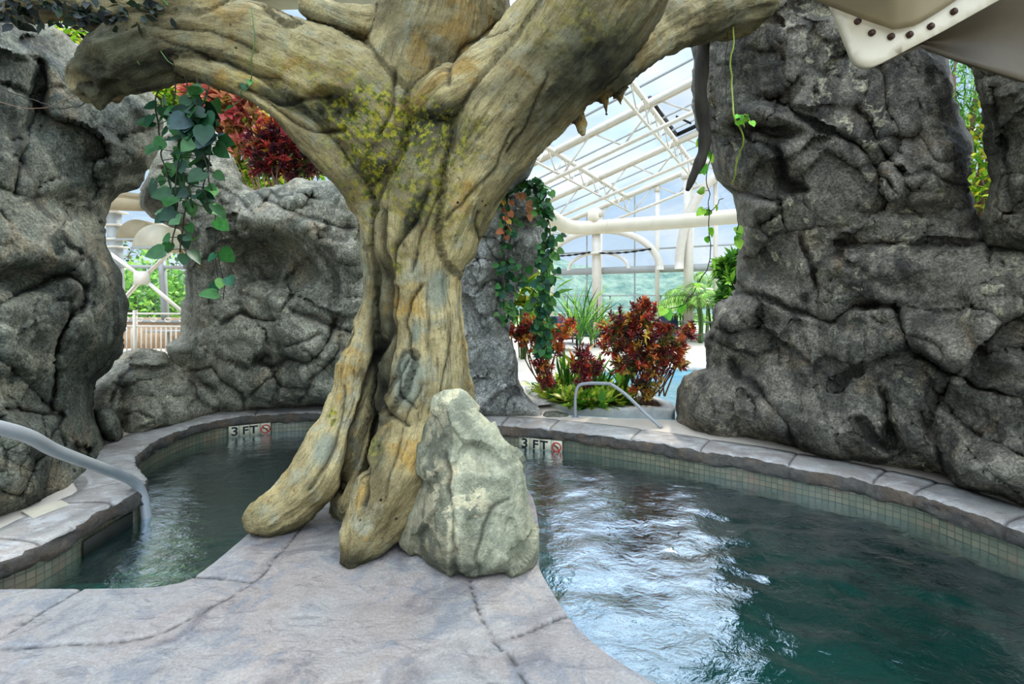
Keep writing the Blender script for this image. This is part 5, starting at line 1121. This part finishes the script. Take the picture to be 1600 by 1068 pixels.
# vines over the slim rock column
VC='vine strands trailing down the slim rock column'; cc=((50,96,50),(66,120,58),(40,84,60),(96,140,70))
for pp,nl,lb in [
 ([(846,292,5.75),(855,330,5.62),(858,390,5.6),(857,450,5.65),(852,510,5.75),(850,560,5.8)],80,'long dense vine curtain on the right edge of the slim rock column'),
 ([(838,292,5.7),(850,340,5.6),(851,400,5.58),(845,450,5.6),(838,490,5.75),(845,540,5.8)],60,'second dense vine strand just left of the vine curtain edge'),
 ([(786,292,5.8),(790,340,5.75),(785,380,5.8),(788,430,5.85),(785,470,5.85),(788,500,5.9)],34,'leafy strand hanging down the middle of the slim rock column'),
 ([(796,292,5.8),(794,330,5.75),(797,370,5.8),(790,420,5.85),(792,455,5.85)],14,'short leafy strand beside the middle one on the slim rock column'),
 ([(845,288,5.72),(830,284,5.78),(810,286,5.8),(795,290,5.8)],30,'fringe of vine leaves lying along the top of the slim rock column'),
 ([(815,415,5.85),(812,435,5.8),(806,460,5.85)],7,'few vine leaves below the bulge of the slim rock column')]:
    vine(pp,lb,int(nl*1.7),.085,group=VC,spread=1.25,cs=cc)
vine([(787,290,5.7),(789,330,5.68),(787,372,5.68)],'dry orange-brown strand of withered leaves on the slim rock column',14,.08,'stem_brown',cs=((190,110,60),(160,100,60),(210,170,60)),spread=.7)
vine([(820,300,5.65),(822,322,5.62),(820,336,5.6)],'small dry brown tuft on the face of the slim rock column',5,.09,'stem_brown',cs=((190,130,80),(160,110,70)),spread=.6)
# vines in front of the glass
hc=((130,190,50),(100,170,50),(160,206,70))
vine([(1106,225,4.5),(1105,280,4.5),(1103,330,4.5),(1105,372,4.5),(1102,410,4.5),(1090,440,4.5),(1070,470,4.5),(1045,480,4.5),(1032,478,4.5)],'long vine with bright heart leaves curving left before the glass wall',10,.085,cs=hc,spread=1.)
vine([(1098,80,4.6),(1097,120,4.6),(1097,160,4.6)],'wiry dark dead strand hanging at the top by the rock wall',4,.04,cs=((60,30,30),(90,40,36)),spread=.5)
vine([(1103,180,4.55),(1104,230,4.5),(1103,260,4.5)],'bright green leaf strip hanging behind the drooping dead branch',7,.09,cs=hc,spread=.5)
vine([(1152,335,4.9),(1153,350,4.85),(1154,380,4.85)],'small bright leaf sprig on the left edge of the rock wall',5,.08,cs=hc,spread=.5)
vine([(1130,310,4.85),(1118,322,4.7),(1108,330,4.6)],'thin side tendril joining the long heart-leaf vine',3,.06,cs=hc,spread=.5)
vine([(1144,-10,3.9),(1141,60,4.0),(1140,130,4.05),(1146,180,3.95),(1155,215,4.05),(1150,255,4.2),(1142,290,4.35)],'long yellow-green bare stem hanging down the face of the rock wall',0,.05,'stem_yellow',r=.007)
vine([(1155,190,3.95),(1163,180,3.9),(1170,190,3.9)],'tiny bright green sprout on the rock wall face',8,.05,'stem_yellow',cs=hc,spread=.8)
vine([(1136,30,4.0),(1134,90,4.05),(1136,160,4.0)],'thin dark string beside the yellow-green stem on the rock wall',0,.05,r=.003)
# ------------------------------------------------------------------ sky, light, camera
sc = bpy.context.scene
w = bpy.data.worlds.new('sky'); sc.world = w; w.use_nodes = True; nt = w.node_tree; nt.nodes.clear()
def wn(t, **k):
    n = nt.nodes.new(t)
    for a, b_ in k.items(): setattr(n, a, b_)
    return n
tc = wn('ShaderNodeTexCoord'); sx = wn('ShaderNodeSeparateXYZ'); nt.links.new(tc.outputs['Generated'], sx.inputs[0])
rp = wn('ShaderNodeValToRGB'); nt.links.new(sx.outputs[2], rp.inputs[0]); e = rp.color_ramp.elements
e[0].position = 0; e[0].color = (.56,.70,.85,1); e[1].position = 1; e[1].color = (.66,.74,.86,1)
for p, c in ((.08,(.56,.70,.86,1)),(.30,(.42,.59,.79,1)),(.48,(.46,.61,.80,1)),(.62,(.54,.68,.96,1)),(.85,(.66,.74,.86,1))): q = e.new(p); q.color = c
mp = wn('ShaderNodeMapping'); mp.inputs['Scale'].default_value = (1,1,2.6); nt.links.new(tc.outputs['Generated'], mp.inputs[0])
nz = wn('ShaderNodeTexNoise'); nz.inputs['Scale'].default_value = 2.6; nz.inputs['Detail'].default_value = 5; nt.links.new(mp.outputs[0], nz.inputs[0])
mr = wn('ShaderNodeMapRange'); mr.inputs[1].default_value = .46; mr.inputs[2].default_value = .66; mr.inputs[4].default_value = .75; nt.links.new(nz.outputs[0], mr.inputs[0])
mx = wn('ShaderNodeMix', data_type='RGBA'); nt.links.new(mr.outputs[0], mx.inputs[0]); nt.links.new(rp.outputs[0], mx.inputs[6]); mx.inputs[7].default_value = (.95,.96,.98,1)
bg = wn('ShaderNodeBackground'); nt.links.new(mx.outputs[2], bg.inputs[0]); 
nd = wn('ShaderNodeVectorMath', operation='DOT_PRODUCT'); nt.links.new(tc.outputs['Generated'], nd.inputs[0]); nd.inputs[1].default_value = Vector((.1,-.62,.78)).normalized()
br = wn('ShaderNodeMapRange', interpolation_type='SMOOTHSTEP'); br.inputs[1].default_value = .30; br.inputs[2].default_value = .85; br.inputs[3].default_value = 1.0; br.inputs[4].default_value = 2.9; nt.links.new(nd.outputs['Value'], br.inputs[0]);  # sky strengthened high behind the camera as added fill
zb = wn('ShaderNodeMapRange', interpolation_type='SMOOTHSTEP'); nt.links.new(sx.outputs[2], zb.inputs[0]); zb.inputs[1].default_value = .46; zb.inputs[2].default_value = .60; zb.inputs[3].default_value = 1; zb.inputs[4].default_value = 4.2  # sky strengthened overhead to brighten the water reflections
mm = wn('ShaderNodeMath', operation='MAXIMUM'); nt.links.new(zb.outputs[0], mm.inputs[0]); nt.links.new(br.outputs[0], mm.inputs[1]); nt.links.new(mm.outputs[0], bg.inputs[1])
wo = wn('ShaderNodeOutputWorld'); nt.links.new(bg.outputs[0], wo.inputs[0])
def sun(rot, en, col, ang):
    l = bpy.data.lights.new('sun','SUN'); l.energy = en; l.color = col; l.angle = math.radians(ang); o = bpy.data.objects.new('sun', l); o.rotation_euler = [math.radians(a) for a in rot]; COL.objects.link(o)
sun((-50,0,-32), 2.2, (1,.92,.8), 3)
def area(loc, target, size, en, col=(1,1,1)):  # added overhead fill lamps, not fixtures of the place
    l = bpy.data.lights.new('fill_lamp','AREA'); l.energy = en; l.size = size; l.color = col; o = bpy.data.objects.new('fill_lamp', l); o.location = loc
    o.rotation_euler = (Vector(target)-Vector(loc)).to_track_quat('-Z','Y').to_euler(); COL.objects.link(o)
area((-1.2,-.6,4.6), (-.4,3.4,1.4), 2.2, 3, (1,.93,.82))
area((1.4,.2,3.6), (2.6,4.2,1.2), 2.0, 8, (1,.98,.95))
cam = bpy.data.cameras.new('camera'); cam.sensor_width = 36; cam.lens = 36*FL/1600; cam.shift_y = (HY-534)/1600; cam.clip_end = 2000; cam.clip_start = .05
co = bpy.data.objects.new('camera', cam); co.location = (0,0,H0); co.rotation_euler = (math.pi/2,0,0); COL.objects.link(co); sc.camera = co
sc.view_settings.view_transform = 'Standard'; sc.view_settings.look = 'Medium High Contrast'; sc.view_settings.exposure = 0
